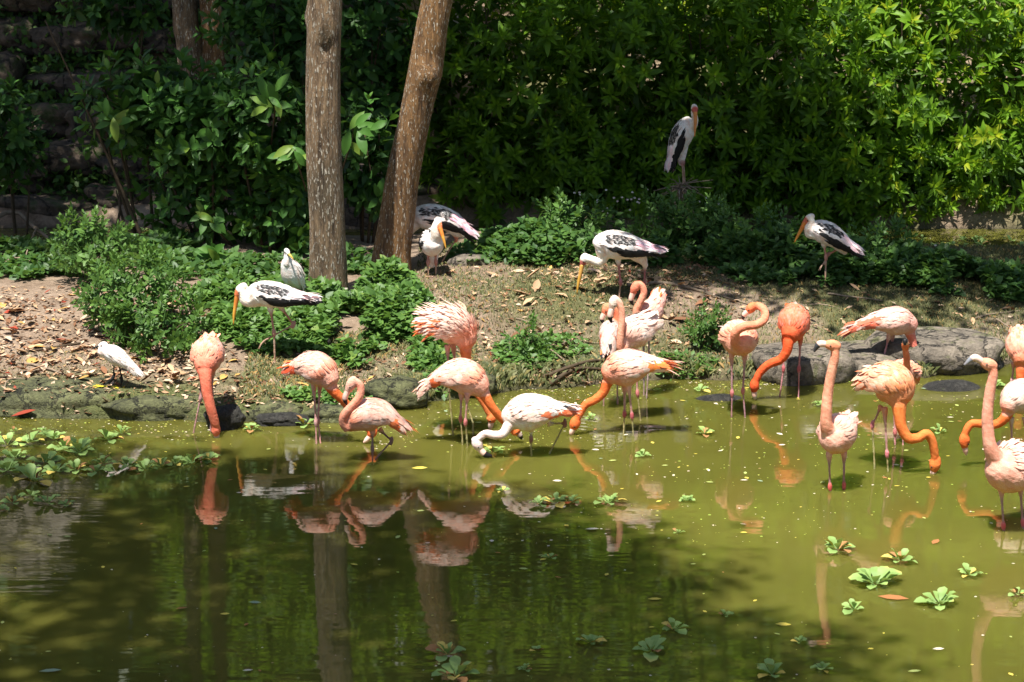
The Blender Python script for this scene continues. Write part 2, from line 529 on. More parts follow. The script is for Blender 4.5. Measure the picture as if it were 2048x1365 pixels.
# ------------------------------------------------------------------ water
def water_mat(rings):
    m, nt, p, out = new_mat("murky_green_water")
    n1 = noise_node(nt, 0.35, 3, 0.5)
    n2 = noise_node(nt, 5.0, 4, 0.6)
    c = ramp(nt, n1.outputs[0], [(0.3, (0.064, 0.064, 0.011)), (0.7, (0.108, 0.103, 0.02))])
    nt.links.new(c.outputs[0], p.inputs["Base Color"])
    p.inputs["Roughness"].default_value = 0.02
    p.inputs["IOR"].default_value = 1.42
    p.subsurface_method = 'BURLEY'          # light spreads in the murk, so shadows on the pond are soft
    p.inputs["Subsurface Weight"].default_value = 0.85
    p.inputs["Subsurface Radius"].default_value = (0.35, 0.35, 0.2)
    p.inputs["Subsurface Scale"].default_value = 0.6
    w1 = noise_node(nt, 1.0, 2, 0.5, stretch=(1.3, 4.5, 1))
    w2 = noise_node(nt, 1.0, 2, 0.5, stretch=(5, 22, 1))
    ad = N(nt, "ShaderNodeMath", operation='MULTIPLY_ADD')
    nt.links.new(w2.outputs[0], ad.inputs[0]); ad.inputs[1].default_value = 0.12
    nt.links.new(w1.outputs[0], ad.inputs[2])
    h = ad.outputs[0]
    tc = N(nt, "ShaderNodeTexCoord")
    for (x, y, amp, reach) in rings:      # ripples spreading from where a bill or a leg moves in the water
        ds = N(nt, "ShaderNodeVectorMath", operation='DISTANCE')
        nt.links.new(tc.outputs["Object"], ds.inputs[0]); ds.inputs[1].default_value = (x, y, 0)
        sn = N(nt, "ShaderNodeMath", operation='MULTIPLY'); sn.inputs[1].default_value = 75.0
        nt.links.new(ds.outputs["Value"], sn.inputs[0])
        si = N(nt, "ShaderNodeMath", operation='SINE'); nt.links.new(sn.outputs[0], si.inputs[0])
        mr = N(nt, "ShaderNodeMapRange"); mr.inputs[1].default_value = 0; mr.inputs[2].default_value = reach
        mr.inputs[3].default_value = amp; mr.inputs[4].default_value = 0
        nt.links.new(ds.outputs["Value"], mr.inputs[0])
        mu = N(nt, "ShaderNodeMath", operation='MULTIPLY_ADD')
        nt.links.new(si.outputs[0], mu.inputs[0]); nt.links.new(mr.outputs[0], mu.inputs[1]); nt.links.new(h, mu.inputs[2])
        h = mu.outputs[0]
    bump(nt, h, 1.0, 0.0017, p)
    return m
_rings = [(432, 874, .1, .5), (1147, 866, .12, .7), (965, 910, .1, .6), (1508, 798, .1, .5), (1862, 964, .12, .7),
          (1931, 908, .1, .6), (735, 885, .08, .4), (1842, 772, .08, .5), (747, 920, .03, .4)]
rings = [(*on_water(px, py)[:2], a_, r_) for px, py, a_, r_ in _rings]
wx, wy = np.array([-60, 60.]), np.array([2.0, 29.0])
tag(link("pond_water", mesh_np("pond_water", [(-60, 2, 0), (60, 2, 0), (60, 29, 0), (-60, 29, 0)], np.array([[0, 1, 2, 3]]), water_mat(rings), smooth=False)), kind="structure")
# ------------------------------------------------------------------ birds
# plumage colours
ORANGE, DEEP, SALMON, PINK = (0.84, 0.2, 0.055), (0.8, 0.115, 0.035), (0.84, 0.3, 0.16), (0.83, 0.43, 0.31)
PALE, CREAM, WHITE, BLACK = (0.85, 0.48, 0.37), (0.86, 0.62, 0.52), (0.86, 0.85, 0.81), (0.018, 0.019, 0.02)
LEGP, LEGG, LEGK = (0.55, 0.33, 0.31), (0.36, 0.34, 0.16), (0.6, 0.2, 0.2)
GREYP = (0.42, 0.34, 0.3)

FEATH_V, FEATH_F = leaf_template(0.36, 0.0, -0.05, 0.6, 3)
FEATH_V[:, 2] += 0.09 * np.sin(np.pi * FEATH_V[:, 0])
FEATH_RIM = np.array([0, 1, 0, 1, 1, 0, 1, 1, 0.3, 1, 1], bool)

def lathe(P, side, ra, rb, seg=20, n=28):
    """closed loft with elliptical rings: side = fixed lateral axis"""
    A = catmull(np.column_stack([P, ra, rb]), n)
    C, ra, rb = A[:, :3], np.maximum(A[:, 3], 0.004), np.maximum(A[:, 4], 0.004)
    T = np.gradient(C, axis=0); T /= np.linalg.norm(T, axis=1, keepdims=True)
    S = side[None] - T * (T @ side)[:, None]
    S /= np.linalg.norm(S, axis=1, keepdims=True)
    B = np.cross(S, T)
    ang = np.linspace(0, 2 * math.pi, seg, endpoint=False)
    V = (C[:, None] + np.sin(ang)[None, :, None] * (S * ra[:, None])[:, None] + np.cos(ang)[None, :, None] * (B * rb[:, None])[:, None]).reshape(-1, 3)
    i = np.arange(seg); j = (i + 1) % seg
    m = len(C)
    Q = np.vstack([np.stack([k * seg + i, k * seg + j, (k + 1) * seg + j, (k + 1) * seg + i], 1) for k in range(m - 1)])
    V = np.vstack([V, C[:1] - T[:1] * min(ra[0], rb[0]) * 0.5, C[-1:] + T[-1:] * min(ra[-1], rb[-1]) * 0.5])
    Tr = np.vstack([np.stack([j, i, np.full(seg, m * seg)], 1), np.stack([(m - 1) * seg + i, (m - 1) * seg + j, np.full(seg, m * seg + 1)], 1)])
    return V, [Tr, Q], (C, T, S, B, ra, rb)

BIRDS = []       # (root, temp object, skeleton samples)

def make_bird(name, label, cat, group, anchor, body, neck, head, bill, legs, neckr=(0.05, 0.034), headr=0.042,
              bodycol=PALE, chestcol=None, neckcol=ORANGE, headcol=None, facecol=None, billcols=(CREAM, BLACK), billsplit=0.55, billr=(0.024, 0.02, 0.007),
              legcol=LEGP, lowcol=None, thigh=0.026, legr=0.0095, toes=False, toecol=None, feathers=None, extra=None, bodyside=None,
              eyecol=None, flip=1.0, jointcol=None):
    kind, ax, ay = anchor
    base = on_water(ax, ay) if kind == 'w' else on_ground(ax, ay)
    Y0 = base[1]
    if kind == 'y':
        pass
    s = ppm(Y0)
    W = lambda p: at(p[0], p[1], Y0 + (p[2] if len(p) > 2 else 0.0))
    root = thing(name, (base[0], base[1], base[2]), label, cat, group)
    b = Build(); skel = []
    headcol = headcol or neckcol
    lowcol = lowcol or legcol; toecol = toecol or lowcol
    # trunk
    P = np.array([W(q[:3]) for q in body])
    h = P[-1] - P[0]; h[2] = 0; h /= np.linalg.norm(h)
    side = np.cross(h, (0, 0, 1.0)) if bodyside is None else np.array(bodyside, float)
    ra = np.array([q[3] / s for q in body]); rb = np.array([q[4] / s for q in body])
    V, F, rings = lathe(P, side, ra, rb)
    b.add(V, F)
    C = rings[0]
    chest = chestcol or neckcol
    for k in range(len(C)):
        u = k / (len(C) - 1)
        f = smooth01(0.62, 1.0, u)
        skel.append((*C[k], min(rings[4][k], rings[5][k]) * 0.95, *(np.array(bodycol) * (1 - f) + np.array(chest) * f)))
    # neck
    H_ = W(head); B_ = W(bill[0])
    NP = np.array([W(q) for q in neck] + [H_ - (B_ - H_) / np.linalg.norm(B_ - H_) * headr * 0.25])
    nr = np.linspace(neckr[0], neckr[1], len(NP)) * 0.8
    nr[0] *= 1.6; nr[1] *= 1.12
    A = catmull(np.column_stack([NP, nr]), 9 * len(neck))
    V, F = tube(A[:, :3], A[:, 3], 12)
    b.add(V, F)
    for k, q in enumerate(A):
        f = smooth01(0.8, 1.0, k / len(A))
        cc = np.array(neckcol) * (1 - f) + np.array(headcol) * f
        skel.append((*q[:3], q[3], *cc))
    # head, from the crown to the base of the bill
    H = W(head); B0 = W(bill[0])
    hd = B0 - H; hl = np.linalg.norm(hd); hd /= hl
    ha = np.cross(hd, (0, 0, 1.0))
    if np.linalg.norm(ha) < 0.35: ha = np.cross(hd, h) if abs(hd @ h) < 0.9 else side
    ha /= np.linalg.norm(ha)
    hp = np.array([H - hd * headr * 1.3, H - hd * headr * 0.6, H + hd * headr * 0.1, H + hd * hl * 0.65, B0 + hd * 0.004])
    hw = np.array([0.5, 0.8, 0.86, 0.66, 0.42]) * headr
    V, F, _r = lathe(hp, ha, hw, hw * 1.12, 16, 14)
    b.add(V, F)
    for k in range(len(_r[0])):
        f = smooth01(0.45, 0.6, k / (len(_r[0]) - 1)) if facecol else 0
        cc = np.array(headcol) * (1 - f) + np.array(facecol or headcol) * f
        skel.append((*_r[0][k], hw.max() * 0.8, *cc))
    # legs
    for L in legs:
        LP = np.array([W(q) for q in L])
        below = kind == 'w'
        if below:
            LP = np.vstack([LP, LP[-1] + np.array((0, 0, -0.22))])
        k_ = len(LP)
        rr = [thigh] + [legr] * (k_ - 1)
        D = []
        for i in range(k_ - 1):
            m = 14
            for t in np.linspace(0, 1, m, endpoint=False):
                p = LP[i] * (1 - t) + LP[i + 1] * t
                r = legr
                if i == 0: r = legr + (thigh - legr) * (1 - smooth01(0.0, 0.42, t))
                elif i > 0: r = legr * 0.86
                D.append((*p, r, i + t))
        D.append((*LP[-1], legr, k_ - 1))
        D = np.array(D)
        V, F = tube(D[:, :3], D[:, 3], 8)
        b.add(V, F)
        for q in D:
            f = smooth01(0.0, 0.35, q[4])
            cc = np.array(bodycol) * (1 - f) + np.array(legcol) * f
            g = smooth01(1.0, 1.25, q[4])
            cc = cc * (1 - g) + np.array(lowcol) * g
            skel.append((*q[:4], *cc))
        # the joint half way down
        J = LP[1]
        jd = LP[2] - LP[0]; jd /= np.linalg.norm(jd)
        V, F = tube([J - jd * 0.035, J - jd * 0.012, J + jd * 0.012, J + jd * 0.035], [legr, legr * 1.75, legr * 1.7, legr], 8, 9)
        b.add(V, F)
        skel.append((*J, legr * 3.0, *(jointcol or legcol)))
        if toes and len(L) > 2:
            f0 = LP[-1]
            gz = float(ground_z(f0[0], f0[1]))
            lifted = f0[2] > gz + 0.08
            for a_, ln in ((0.0, 0.085), (0.55, 0.078), (-0.55, 0.078), (math.pi, 0.035)):
                ca, sa = math.cos(a_), math.sin(a_)
                d = h * ca + side * sa
                e = f0 + d * ln
                if lifted: e = f0 + (d * 0.55 + np.array((0, 0, -0.8))) * ln
                else: e[2] = max(float(ground_z(e[0], e[1])), 0) + 0.006
                mid = (f0 + e) / 2 + np.array((0, 0, 0.008))
                V, F = tube([f0, mid, e], [0.0075, 0.0065, 0.005], 6, 7)
                b.add(V, F)
                for t in (0, .5, 1):
                    skel.append((*(f0 * (1 - t) + e * t), 0.01, *toecol))
    if extra:
        for q in extra:                      # further feathered volumes: (points, side radius, other radius, colour)
            EP = np.array([W(p) for p in q[0]])
            V, F, er = lathe(EP, side, np.array(q[1]) / s, np.array(q[2]) / s)
            b.add(V, F)
            for k in range(len(er[0])): skel.append((*er[0][k], min(er[4][k], er[5][k]), *q[3]))
    me = b.mesh("body", None)
    tmp = bpy.data.objects.new("body", me); COL.objects.link(tmp)
    md = tmp.modifiers.new("r", 'REMESH'); md.mode = 'VOXEL'; md.voxel_size = 0.0062; md.use_smooth_shade = True
    sm = tmp.modifiers.new("s", 'SMOOTH'); sm.factor = 0.5; sm.iterations = 3
    BIRDS.append((root, tmp, np.array(skel), base))

    # bill (with its dark tip in the same horn), eyes
    BP = np.array([W(q) for q in bill])
    BP[0] = BP[0] - hd * 0.012
    rr = np.interp(np.linspace(0, 1, len(BP)), np.linspace(0, 1, len(billr)), billr)
    A = catmull(np.column_stack([BP, rr]), 16)
    V, F = tube(A[:, :3], np.maximum(A[:, 3], .002), 10)
    t = np.repeat(np.linspace(0, 1, 16), 10); t = np.concatenate([t, [0, 1]])
    f = smooth01(billsplit - 0.03, billsplit + 0.03, t)[:, None]
    colr = np.array(billcols[0]) * (1 - f) + np.array(billcols[1]) * f
    bl = link("bill", Build().add(V, F, colr).mesh("bill", M_HORN), root)
    offset(bl, base)
    for sg in (-1, 1):
        e = H + hd * hl * 0.35 + ha * sg * headr * 0.86
        er = 0.0065
        V, F = tube([e - ha * er, e - ha * er * .5, e, e + ha * er * .5, e + ha * er], [er * .3, er * .85, er, er * .85, er * .3], 8)
        ey = link("eye", Build().add(V, F, eyecol or (0.02, 0.02, 0.02)).mesh("eye", M_EYE), root)
        offset(ey, base)
    # feathers
    fs = feathers or {}
    for sg, nm in ((1, "wing"), (-1, "wing")):
        V, F, Cc = plume(rings, sg, fs, s)
        o = link(nm, mesh_np(nm, V, F, M_FEATHER, Cc), root); offset(o, base)
    V, F, Cc = tail_plume(rings, fs)
    o = link("tail", mesh_np("tail", V, F, M_FEATHER, Cc), root); offset(o, base)
    return root

def offset(o, base):
    """the mesh was made in world coordinates: bring it to the thing's base"""
    me = o.data
    n = len(me.vertices); co = np.empty(n * 3, np.float32)
    me.vertices.foreach_get("co", co)
    co = co.reshape(-1, 3) - np.asarray(base, np.float32)
    me.vertices.foreach_set("co", co.ravel()); me.update()

def surf(R, u, phi, sg):
    C, T, S, B, ra, rb = R
    m = len(C) - 1
    i = np.clip(u * m, 0, m - 1e-6); k = i.astype(int); f = (i - k)[:, None]
    L = lambda A: (A[k] * (1 - f) + A[k + 1] * f) if A.ndim == 2 else A[k] * (1 - f[:, 0]) + A[k + 1] * f[:, 0]
    c, s_, b_ = L(C), L(S), L(B)
    a, bb = L(ra)[:, None], L(rb)[:, None]
    sp, cp = (np.sin(phi) * sg)[:, None], np.cos(phi)[:, None]
    p = c + s_ * a * sp + b_ * bb * cp
    n = s_ * sp / a + b_ * cp / bb
    n /= np.linalg.norm(n, axis=1, keepdims=True)
    return p, n

def plume(R, sg, fs, s):
    kind = fs.get('kind', 'flamingo')
    rows, colsn = fs.get('rows', 19), fs.get('cols', 13)
    u0, u1 = fs.get('u', (0.1, 0.86))
    phimax = fs.get('phimax', 1.85)
    U, PH = np.meshgrid(np.linspace(u1, u0, rows), np.linspace(0.03, phimax, colsn), indexing='ij')
    U = U.ravel() + RNG.uniform(-.02, .02, U.size); PH = PH.ravel() + RNG.uniform(-.07, .07, PH.size)
    droopline = fs.get('droop', 0.25)
    PHn = PH + 0.0
    # keep only what lies on the folded wing: high on the shoulder, lower at mid body
    keep = PH < phimax * (0.62 + 0.5 * np.sin(np.clip((0.98 - U) * 2.6, 0, 1.57)))
    U, PH = U[keep], PH[keep]
    p, n = surf(R, U, PH, sg)
    lift = fs.get('lift', 0.07)
    ln = fs.get('len', 0.085) * RNG.uniform(0.75, 1.25, len(U)) * (1 + fs.get('rear', 0.45) * (1 - U))
    blen = np.linalg.norm(np.diff(R[0], axis=0), axis=1).sum()
    u2 = U - ln / blen
    q, nq = surf(R, np.clip(u2, 0.0, 1), PH + 0.05, sg)
    q = q - R[1][:1] * (np.clip(-u2, 0, 1) * blen)[:, None]
    d = q + nq * (ln * lift * (1 + RNG.normal(0, .5, len(U))))[:, None] - p
    d = d / ln[:, None]
    if lift > .3: d = d + n * lift
    d = d + RNG.normal(0, 0.05, (len(U), 3)) * fs.get('mess', 1.0)
    wd = ln * fs.get('wid', 0.75)
    col = np.zeros((len(U), 3)); rim = np.zeros((len(U), 3))
    r = RNG.uniform(0, 1, len(U))[:, None]
    if kind == 'flamingo':
        a, bcol = np.array(fs.get('c1', PALE)), np.array(fs.get('c2', PINK))
        front = np.array(fs.get('c3', SALMON))
        base = a * (1 - r) + bcol * r
        f = smooth01(0.66, 0.92, U)[:, None]
        base = base * (1 - f) + front * f
        col = base * RNG.uniform(0.8, 1.0, (len(U), 1)); rim = np.minimum(base * 1.0 + 0.07, 0.88)
        g = (RNG.uniform(0, 1, len(U)) < fs.get('grey', 0.15) * 1.2)
        col[g] = np.array(GREYP) * 0.55 + 0.45 * col[g]; rim[g] = rim[g] * 0.9
        lo = (PH > fs.get('lowphi', 1.15)) & (U < fs.get('lowu', 0.42)) & (RNG.uniform(0, 1, len(U)) < fs.get('lowp', 0.75))
        oc = np.array(fs.get('low', (0.84, 0.17, 0.04)))
        col[lo] = oc; rim[lo] = oc * 0.9 + 0.06
    elif kind == 'egret':
        col[:] = WHITE; rim[:] = WHITE
    else:                                     # painted stork
        m1 = fs.get('white', 0.5)
        for i in range(len(U)):
            ph, u = PH[i], U[i]
            if u < 0.42 and ph < 1.35 and not (u > 0.3 and ph < m1):
                t = RNG.uniform(0, 1); pk = fs.get('pink', 0.6)
                c_ = np.array((0.84, 0.78 - 0.45 * pk * t, 0.8 - 0.3 * pk * t)); col[i] = c_; rim[i] = (0.86, 0.84, 0.84)
                ln[i] *= 1.35
            elif ph < m1 or u > 0.9: col[i] = WHITE; rim[i] = WHITE
            elif ph < 1.28: col[i] = BLACK; rim[i] = (0.8, 0.8, 0.78); ln[i] *= 0.72; wd[i] *= 0.85
            elif ph < 1.5: 
                col[i] = (0.8, 0.8, 0.78) if fs.get('band', 1) else BLACK; rim[i] = (0.84, 0.84, 0.82)
            else: col[i] = BLACK; rim[i] = (0.03, 0.035, 0.035); ln[i] *= 1.35
    RM = FEATH_RIM.astype(float) if kind != 'stork' else np.array([0, 0, 0, 0, .1, 0, .1, .6, .12, .6, 1.0])
    tc = (RM[None, :, None] * rim[:, None] + (1 - RM[None, :, None]) * col[:, None]).reshape(-1, 3)
    V, F, _ = scatter(FEATH_V, FEATH_F, p + n * 0.003, d, n, np.stack([ln, wd, ln], 1))
    return V, F, tc

def tail_plume(R, fs):
    C, T, S, B, ra, rb = R
    n = fs.get('tailn', 22)
    k = RNG.integers(0, 5, n)
    a = RNG.uniform(-1, 1, n); bb = RNG.uniform(-0.9, 1, n)
    p = C[k] + S[k] * (ra[k] * a * 0.8)[:, None] + B[k] * (rb[k] * bb * 0.8)[:, None]
    d = -T[k] + S[k] * (a * 0.25)[:, None] + B[k] * (bb * 0.22)[:, None] + RNG.normal(0, .06, (n, 3))
    ln = fs.get('taillen', 0.13) * RNG.uniform(0.7, 1.15, n)
    c = np.array(fs.get('tailcols', [PALE, ORANGE, PINK]))[RNG.integers(0, len(fs.get('tailcols', [PALE, ORANGE, PINK])), n)]
    V, F, Cc = scatter(FEATH_V, FEATH_F, p, d, B[k] + S[k] * 0.2, np.stack([ln, ln * 0.75, ln], 1), None, c)
    return V, F, Cc

FL = "flamingos wading along the bank"
def fl(label, anchor, body, neck, head, bill, legs, **k):
    return make_bird("flamingo", label, "flamingo", FL, anchor, body, neck, head, bill, legs, **k)

fl("salmon flamingo facing the camera at left, neck straight down, bill dipped by dark rock", ('w', 390, 866),
   [(418, 690, .30, 13, 10), (416, 700, .2, 26, 22), (415, 712, .05, 31, 34), (411, 728, -.08, 24, 26), (407, 742, -.14, 15, 16)],
   [(410, 735, -.1), (411, 752, -.15), (414, 782, -.17), (421, 815, -.17), (429, 843, -.15)], (432, 861, -.13), [(433, 871, -.12), (434, 878, -.12), (434, 886, -.12)],
   [[(402, 745, .02), (401, 797, .02), (387, 866, .0)], [(425, 742, .06), (424, 792, .06), (421, 868, .05)]],
   bodycol=PINK, neckcol=(0.85, 0.23, 0.14), neckr=(.062, .04), feathers=dict(c1=(0.84, 0.5, 0.42), c2=SALMON, c3=(0.83, .28, .17), grey=0.05, lowp=.1, len=.085),
   legcol=(0.4, 0.24, 0.24))
fl("pale flamingo on the bank edge facing away right, its neck passing behind a preening flamingo", ('w', 632, 888),
   [(588, 738, .12, 8, 7), (606, 733, .08, 20, 20), (630, 735, 0, 34, 33), (652, 752, -.03, 29, 27), (665, 768, -.06, 17, 16)],
   [(655, 760, -.04), (668, 783, -.05), (685, 800, -.03), (704, 822, 0), (725, 848, 0)], (744, 866, 0), [(740, 875, 0), (733, 881, 0), (727, 886, 0)],
   [[(627, 765, 0), (632, 845, 0), (633, 888, 0)], [(640, 765, .1), (636, 842, .06), (641, 886, .02)]],
   bodycol=PALE, chestcol=PINK, neckcol=ORANGE, neckr=(.05, .034), feathers=dict(c1=CREAM, c2=PALE, grey=0.22, low=DEEP, lowp=.5, tailcols=[DEEP, ORANGE, DEEP]), billcols=(CREAM, CREAM))
fl("pale flamingo preening with hooked neck and one leg bent, left of the white flamingo", ('w', 745, 922),
   [(800, 851, 0, 6, 6), (783, 838, 0, 17, 14), (755, 828, 0, 31, 31), (725, 833, -.0, 33, 31), (699, 846, 0, 20, 19), (689, 850, 0, 12, 13)],
   [(697, 852, -.02), (688, 846, -.04), (688, 832, -.06), (702, 814, -.07), (718, 795, -.07), (722, 776, -.06), (714, 764, -.05)], (703, 768, -.05), [(695, 783, -.05), (690, 797, -.05), (694, 811, -.05)],
   [[(745, 862, 0), (745, 897, 0), (745, 922, 0)], [(758, 858, .1), (783, 882, .08), (750, 920, .04)]],
   bodycol=PALE, chestcol=SALMON, neckcol=(0.85, 0.36, 0.24), headcol=(.85, .5, .38), neckr=(.045, .031), billsplit=.6, billr=(.022, .022, .006),
   feathers=dict(c1=CREAM, c2=PALE, grey=.1, low=ORANGE, lowphi=1.0, lowu=.3, tailcols=[ORANGE, DEEP, PALE], taillen=.15), legcol=(0.28, .2, .2), legr=.009)
fl("flamingo with wind-ruffled back feathers, directly behind another feeding flamingo", ('w', 905, 871),
   [(855, 650, .03, 9, 8), (873, 647, .02, 24, 22), (902, 652, 0, 37, 36), (926, 670, -.02, 27, 30), (937, 692, -.04, 16, 17)],
   [(930, 680, -.02), (932, 708, -.03), (934, 735, -.02), (948, 775, .0), (968, 805, .0), (976, 822, .0)], (983, 838, 0), [(982, 846, 0), (981, 853, 0), (980, 861, 0)],
   [[(895, 690, 0), (897, 765, 0), (906, 871, 0)], [(906, 688, .08), (914, 765, .08), (935, 815, .05), (946, 846, .03)]],
   bodycol=PALE, chestcol=SALMON, neckcol=(.85, .25, .08), neckr=(.05, .033), billcols=(CREAM, CREAM),
   feathers=dict(c1=CREAM, c2=(.86, .62, .5), lift=.42, len=.088, wid=.36, rows=24, cols=16, mess=3.0, grey=.06, low=ORANGE, lowp=.7, tailcols=[PALE, ORANGE, CREAM]), lowcol=LEGG)
fl("pale flamingo with tail curled low to the left, feeding in front of the ruffled one", ('w', 925, 890),
   [(852, 775, .05, 4, 4), (868, 761, .04, 9, 8), (892, 753, .02, 25, 23), (925, 752, 0, 34, 36), (952, 768, -.02, 27, 29), (968, 782, -.03, 16, 17)],
   [(960, 775, -.02), (972, 795, -.03), (982, 812, -.03), (998, 832, -.01), (1016, 850, .02)], (1032, 863, .05), [(1037, 868, .05), (1041, 873, .05), (1043, 879, .05)],
   [[(923, 785, 0), (921, 838, 0), (925, 878, 0)], [(935, 787, -.08), (931, 845, -.06), (935, 892, -.04)]],
   bodycol=PALE, chestcol=PINK, neckcol=(.84, .22, .06), neckr=(.05, .033), billcols=(GREYP, BLACK),
   feathers=dict(c1=CREAM, c2=PALE, grey=.22, lowp=.2, tailcols=[PALE, PINK, CREAM], taillen=.12), lowcol=LEGG, jointcol=LEGK)
fl("whitest flamingo, cream neck bent forward and black bill tip on a floating plant", ('w', 1063, 912),
   [(1136, 822, 0, 6, 5), (1118, 821, 0, 15, 12), (1088, 822, 0, 30, 27), (1055, 826, 0, 36, 38), (1028, 836, -.0, 26, 30), (1016, 846, 0, 16, 20)],
   [(1030, 838, -.01), (1017, 852, -.04), (1006, 868, -.06), (990, 871, -.07), (972, 868, -.07), (959, 876, -.07)], (955, 889, -.07), [(961, 901, -.07), (970, 909, -.07), (984, 913, -.07)],
   [[(1062, 860, 0), (1062, 878, 0), (1063, 912, 0)], [(1095, 848, .1), (1130, 847, .08), (1099, 907, .06)]],
   bodycol=(.86, .75, .68), chestcol=(.86, .75, .68), neckcol=(.86, .74, .69), neckr=(.052, .033), headr=.043, billsplit=.42, billr=(.024, .025, .01),
   feathers=dict(c1=(.86, .8, .74), c2=CREAM, c3=CREAM, grey=.08, low=(.85, .2, .07), lowphi=1.3, lowu=.5, lowp=.85, tailcols=[CREAM, CREAM, BLACK, GREYP]), legcol=(.45, .42, .28), lowcol=LEGG, jointcol=(.3, .14, .14))
fl("tall flamingo with white face and black bill tip, standing straight-necked between two others", ('w', 1281, 842),
   [(1296, 650, .05, 9, 9), (1288, 655, .04, 22, 24), (1270, 665, 0, 29, 35), (1254, 682, -.03, 20, 24), (1246, 692, -.05, 13, 14)],
   [(1254, 688, -.04), (1241, 697, -.11), (1241, 668, -.13), (1244, 636, -.13), (1241, 612, -.13), (1234, 600, -.13)], (1227, 605, -.13), [(1223, 620, -.13), (1220, 632, -.13), (1223, 646, -.13)],
   [[(1270, 690, 0), (1275, 787, 0), (1281, 842, 0)], [(1255, 690, .08), (1252, 775, .08), (1250, 812, .08)]],
   bodycol=CREAM, chestcol=PALE, neckcol=(.85, .42, .28), headcol=(.86, .72, .6), neckr=(.038, .029), headr=.04, billr=(.023, .023, .008),
   feathers=dict(c1=CREAM, c2=(.86, .7, .62), c3=PALE, grey=.18, lift=.3, lowp=.1, tailcols=[CREAM, GREYP]), lowcol=LEGG, jointcol=LEGK)
fl("front flamingo of the cluster of four, feathered tail right and orange neck swept left", ('w', 1247, 870),
   [(1325, 733, 0, 7, 6), (1303, 729, 0, 18, 14), (1275, 732, 0, 32, 29), (1247, 738, 0, 36, 38), (1224, 747, -.0, 24, 28), (1213, 755, 0, 15, 18)],
   [(1228, 748, 0), (1215, 766, 0), (1207, 785, 0), (1190, 800, 0), (1172, 809, 0), (1162, 824, 0)], (1150, 848, 0), [(1146, 859, 0), (1143, 866, 0), (1142, 873, 0)],
   [[(1249, 770, .06), (1249, 828, .04), (1247, 868, .02)], [(1257, 772, -.05), (1264, 832, -.04), (1267, 876, -.03)]],
   bodycol=PALE, chestcol=SALMON, neckcol=ORANGE, neckr=(.052, .034), headr=.045, billcols=(CREAM, CREAM),
   feathers=dict(c1=(.86, .68, .58), c2=PALE, c3=SALMON, grey=.12, low=(.85, .26, .04), lowphi=.85, lowu=.38, lowp=.9, tailcols=[CREAM, SALMON, ORANGE, PALE], taillen=.17, tailn=26), jointcol=(.55, .13, .16), lowcol=LEGG)
fl("rearmost flamingo of the cluster, head bowed left over a pale pink back", ('w', 1292, 797),
   [(1313, 606, .12, 8, 8), (1309, 615, .09, 17, 18), (1297, 630, .02, 22, 29), (1289, 645, -.03, 15, 20), (1284, 652, -.05, 10, 11)],
   [(1288, 648, -.03), (1276, 634, -.08), (1273, 622, -.09), (1281, 603, -.09), (1288, 586, -.09), (1284, 572, -.09), (1276, 568, -.09)], (1270, 576, -.09), [(1265, 589, -.09), (1262, 600, -.09), (1267, 611, -.09)],
   [[(1298, 655, .02), (1298, 716, .02), (1293, 797, 0)], [(1288, 655, .1), (1287, 716, .1), (1288, 775, .1)]],
   bodycol=PINK, chestcol=PINK, neckcol=(.84, .34, .22), headcol=(.84, .26, .16), neckr=(.042, .03), headr=.04,
   feathers=dict(c1=(.84, .55, .5), c2=PINK, c3=PINK, grey=.08, lowp=.15, tailcols=[GREYP, CREAM, ORANGE]), legcol=(.36, .28, .27))
fl("small grey-backed flamingo with orange wing edge, half hidden left in the cluster", ('w', 1208, 812),
   [(1216, 692, -.12, 7, 7), (1217, 682, -.09, 14, 16), (1220, 665, -.02, 20, 25), (1224, 652, .04, 15, 17), (1227, 643, .07, 10, 11)],
   [(1225, 655, .05), (1234, 645, .05), (1232, 626, .05), (1222, 616, .04)], (1213, 620, .03), [(1208, 629, .03), (1204, 638, .03), (1207, 649, .03)],
   [[(1211, 695, 0), (1211, 742, 0), (1207, 812, 0)], [(1228, 690, .05), (1234, 742, .05), (1235, 806, .05)]],
   bodycol=GREYP, chestcol=PINK, neckcol=(.82, .26, .14), neckr=(.042, .032), headr=.04,
   feathers=dict(c1=(.6, .5, .46), c2=(.75, .6, .52), c3=GREYP, grey=.35, low=(.82, .22, .1), lowphi=.9, lowu=.45, lowp=.85, tailcols=[ORANGE, BLACK, CREAM, BLACK]), legcol=(.4, .25, .25))
fl("flamingo twisting its neck in a loop to preen its own back", ('w', 1476, 835),
   [(1463, 668, .2, 13, 12), (1468, 668, .14, 27, 24), (1479, 677, .02, 37, 36), (1482, 686, -.07, 29, 27), (1480, 690, -.12, 15, 15)],
   [(1476, 690, -.06), (1471, 682, -.13), (1472, 664, -.17), (1490, 653, -.18), (1512, 650, -.16), (1528, 640, -.12), (1529, 622, -.06), (1516, 612, .0)], (1502, 617, .03), [(1494, 625, .04), (1488, 631, .05), (1485, 640, .06)],
   [[(1463, 705, .0), (1464, 787, 0), (1463, 835, 0)], [(1490, 705, 0), (1486, 782, 0), (1490, 833, 0)]],
   bodycol=PINK, chestcol=(.83, .32, .2), neckcol=(.83, .3, .18), headcol=(.83, .24, .1), neckr=(.05, .036), headr=.04,
   feathers=dict(c1=(.8, .58, .5), c2=PINK, c3=SALMON, grey=.3, lowp=.15, tailcols=[GREYP, SALMON, PALE]), legcol=(.42, .24, .26), jointcol=LEGK)
